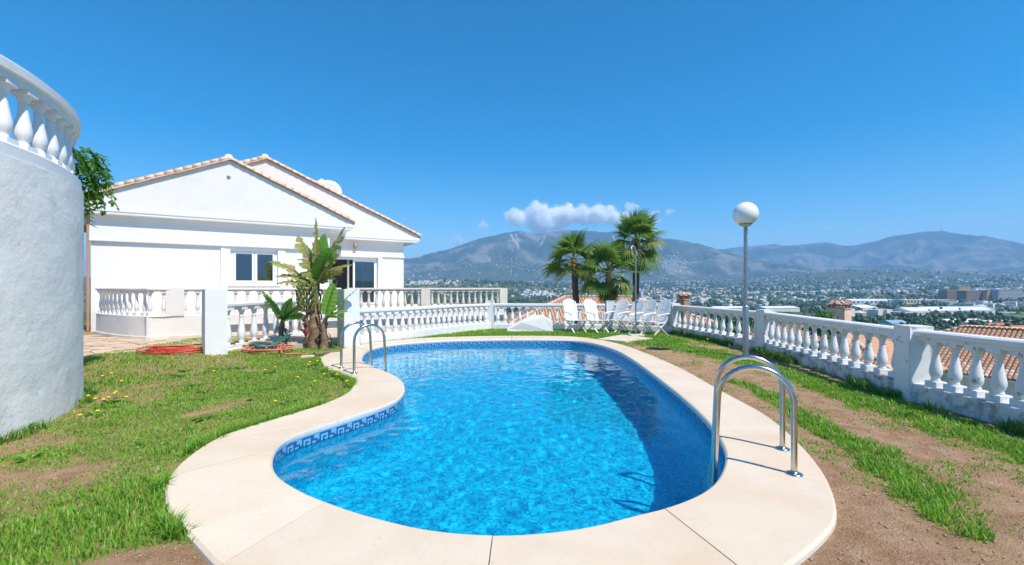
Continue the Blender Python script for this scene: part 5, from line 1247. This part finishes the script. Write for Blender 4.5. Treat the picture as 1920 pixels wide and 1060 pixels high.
for lb, pf, sd_ in (('tiny wisp above the left ridge', [(903, 424, 9)], 4), ('faint wisp low over the left slope', [(858, 452, 9)], 5), ('small wisp right of the cumulus over the palms', [(1226, 401, 8), (1232, 414, 7)], 6), ('tiny wisp at the right end of the cumulus row', [(1256, 398, 8)], 7), ('faint speck of cloud above the far ridge', [(1553, 428, 6)], 8), ('small wisp on top of the cumulus', [(1184, 390, 11)], 9)): cloud(lb, pf, sd_)
# ================================================================== GRASS
def blades(name, label, n_try, area, prob, hfun, m, seed, wid=(.0026, .0046), lean=.45):
    g = np.random.default_rng(seed); x = g.uniform(area[0], area[1], n_try); y = g.uniform(area[2], area[3], n_try)
    ok = in_poly(x, y, garden_poly) & (pool_side(x, y) > 1.0 - .012) & (np.hypot(x - WC[0], y - WC[1]) > WR + .01) & (y > .9); x, y = x[ok], y[ok]
    vis = (np.abs(x) < (y * 1.143 + .8)); x, y = x[vis], y[vis]
    p, h = prob(x, y), hfun(x, y); k_ = g.random(len(x)) < p; x, y, h = x[k_], y[k_], h[k_]; n = len(x); h = h * g.uniform(.55, 1.25, n)
    a = g.uniform(0, 6.283, n); ln = g.uniform(.1, 1, n) * lean * h * 1.6; w_ = g.uniform(*wid, n) * (1 + .12 * np.clip(y, 0, 12)); dx, dy = np.cos(a), np.sin(a); sx, sy = -dy * w_, dx * w_; z = gz(x, y) - .008
    c = lambda fx, fz, s_: np.stack([x + dx * ln * fx + sx * s_, y + dy * ln * fx + sy * s_, z + h * fz], 1)
    V = np.stack([c(0, 0, 1), c(0, 0, -1), c(.35, .6, -.8), c(.35, .6, .8), c(1, 1, 0)], 1).reshape(-1, 3)
    b = np.arange(n) * 5; T = np.concatenate([np.stack([b, b + 1, b + 2], 1), np.stack([b, b + 2, b + 3], 1), np.stack([b + 3, b + 2, b + 4], 1)])
    o = link(name, np_mesh(name, V, T, m)); tag(o, label, 'grass', kind='stuff'); return n
def dens(y): return np.clip((4.2 / np.maximum(y, 1.0)) ** 1.35, .10, 1)
TOT = 0
TOT += blades('lawn_grass', 'short green lawn grass left of the pool', 520000, (-8.5, .3, 1.0, 12), lambda x, y: grass_mask(x, y)[0] * (.30 + .70 * dens(y)) * (1 - .75 * grass_mask(x, y)[1]), lambda x, y: .018 + .016 * grass_mask(x, y)[1] + .003 * y, M['grass'], 1)
TOT += blades('lush_grass', 'longer bright green tufts in the lawn', 330000, (-8.5, .3, 1.0, 10), lambda x, y: grass_mask(x, y)[0] * grass_mask(x, y)[1] * (.25 + .75 * dens(y)), lambda x, y: .042 + .03 * grass_mask(x, y)[1], M['grasslush'], 2)
TOT += blades('strip_grass', 'bright green grass strips along the right balustrade', 420000, (.5, 6.2, 1.0, 15.8), lambda x, y: np.clip(grass_mask(x, y)[0] * 1.1, 0, 1) * (.40 + .60 * dens(y)), lambda x, y: .034 + .042 * grass_mask(x, y)[1] * np.clip(1.2 - y * .04, .5, 1), M['grasslush'], 3, lean=.55)
TOT += blades('far_grass', 'grass fringe between the far coping and the balustrade', 90000, (-4.6, 5.4, 11.5, 16.2), lambda x, y: np.clip(grass_mask(x, y)[0] + .15, 0, 1) * .8, lambda x, y: .07 + 0 * x, M['grasslush'], 4)
TOT += blades('dry_grass', 'dry straw coloured grass between the green', 260000, (-8.5, 6.2, 1.0, 12), lambda x, y: np.clip(.18 + .5 * (1 - grass_mask(x, y)[0]) * (x < .5), 0, .7) * dens(y), lambda x, y: .022 + 0 * x, M['straw'], 5, wid=(.0012, .0022), lean=1.3)
def edge_prob(x, y):    # long grass leaning over the coping's left edge
    s_ = pool_side(x, y); return ((s_ > .99) & (s_ < 1.12) & (x < -1.9) & (y < 8) & (np.hypot((x + 1.85) / .55, (y - 2.25) / .42) > 1.0)) * smooth(.40, .55, fbm(x * 2, y * 2, 3, 77))
TOT += blades('edge_grass', 'long grass leaning over the left edge of the coping', 160000, (-4.2, -1.7, 2.2, 8), edge_prob, lambda x, y: .10 + 0 * x, M['grasslush'], 6, lean=.8)
def wall_prob(x, y):
    d = np.hypot(x - WC[0], y - WC[1]) - WR; return (d < .14) * smooth(.45, .6, fbm(x * 3, y * 3, 3, 78)) * .7
TOT += blades('wall_grass', 'weedy grass at the foot of the curved wall', 60000, (-7, -4.4, 2.5, 8), wall_prob, lambda x, y: .10 + 0 * x, M['weed'], 7, lean=.7)
def bal_prob(x, y):
    return (strip(x, y, [BAL['E'], BAL['D'], BAL['C'], BAL['B'], BAL['A']], [1] * 5) < .32) * smooth(.42, .58, fbm(x * 2.2, y * 2.2, 3, 79)) * .8
TOT += blades('balustrade_grass', 'tall grass at the foot of the right balustrade', 120000, (4.6, 6.2, 3.5, 15), bal_prob, lambda x, y: .13 + 0 * x, M['weed'], 8, lean=.6)

# broad-leaf weeds and dandelions
def weed_mesh(seed):
    g = random.Random(seed); V = []; Fc = []
    for k_ in range(14):
        a = g.uniform(0, 6.28); L = g.uniform(.06, .13); e = g.uniform(.15, .9); d = Vector((math.cos(a), math.sin(a), e)).normalized(); s_ = Vector((-math.sin(a), math.cos(a), 0)); b0 = len(V); w_ = L * .16
        V += [Vector((0, 0, 0)), d * L * .5 + s_ * w_, d * L - Vector((0, 0, L * .25)), d * L * .5 - s_ * w_]; Fc.append((b0, b0 + 1, b0 + 2, b0 + 3))
    return raw_mesh('weed', V, Fc, M['weed'])
WM = [weed_mesh(k_) for k_ in range(4)]; rg = random.Random(21)
DM_ = MB(); DM_.tube([(0, 0, 0), (.005, 0, .045), (.012, 0, .085)], .0025, 5, 0); DM_.lathe([(.003, .082), (.018, .090), (.021, .096), (.012, .102), (.002, .103)], 10, (.012, 0, 0), 1)
DMESH = DM_.mesh('dandelion', [M['weed'], M['yellow']])
fl_px = [(212,746),(220,742),(168,750),(180,756),(192,758),(205,753),(238,752),(185,780),(152,788),(226,722),(190,712),(208,708),(403,702),(495,700),(516,694),(580,685),(594,683),(600,676),(612,693),(619,700),(630,701),(560,714),(588,722),(650,722),(518,760),(577,690),(606,708),(632,709),(1326,640),(1526,668),(1432,668),(560,650),(597,648),(470,655),(490,656),(512,655),(498,660),(366,668),(392,653)]
for (px, py) in fl_px:
    x, y = G(px, py + 3, -.02)
    if pool_side(x, y) < 1.02: continue
    o = link('dandelion', DMESH, None, (x, y, float(gz(x, y)) - .005), (0, 0, rg.uniform(0, 6)), [.9 + .04 * y] * 3); tag(o, 'small yellow dandelion flower in the grass', 'flower', 'dandelions in the lawn')
for k_ in range(60):
    x, y = rg.uniform(-7, -1.2), rg.uniform(2.2, 9)
    if pool_side(x, y) < 1.08 or math.hypot(x - WC[0], y - WC[1]) < WR + .05 or abs(x) > y * 1.143: continue
    o = link('weed', WM[k_ % 4], None, (x, y, float(gz(x, y)) - .005), (0, 0, rg.uniform(0, 6)), [rg.uniform(.8, 1.5)] * 3); tag(o, 'low broad leaved weed in the lawn', 'weed', 'weeds in the lawn')
for (px, py) in ((43, 800), (80, 775), (98, 768), (110, 762), (140, 742), (1690, 772)):
    x, y = G(px, py); o = link('weed', WM[rg.randrange(4)], None, (x + .06, y - .06, float(gz(x, y)) - .005), (0, 0, rg.uniform(0, 6)), [1.0, 1.0, 2.2]); tag(o, 'upright weed growing beside a wall or in bare earth', 'weed', 'tall weeds')
# pebbles and crumbs of earth on the bare soil
g = np.random.default_rng(9); n = 9000; x = g.uniform(-3, 6, n); y = g.uniform(1, 12, n) ; c_, l_ = grass_mask(x, y)
ok = in_poly(x, y, garden_poly) & (pool_side(x, y) > 1.01) & (c_ < .4); x, y = x[ok], y[ok]; s_ = g.uniform(.003, .013, len(x)) * (1 + .0 * y)
V = IV[None] * (1 + g.uniform(-.35, .35, (len(x), len(IV), 1))) * s_[:, None, None]; V[:, :, 2] *= .7; V += np.stack([x, y, gz(x, y) + s_ * .3], 1)[:, None]
Q = IF[None] + (np.arange(len(x)) * len(IV))[:, None, None]
o = link('soil_crumbs', np_mesh('soil_crumbs', V.reshape(-1, 3), Q.reshape(-1, 3), mat('earth_clods', (.30, .19, .115), (.42, .31, .21), 9, .95))); tag(o, 'loose clods and pebbles on the bare earth', 'soil', kind='stuff')
print('BLADES', TOT, 'OBJECTS', len(bpy.data.objects), 'TRIS', sum(len(o.data.polygons) for o in bpy.data.objects if o.type == 'MESH'))
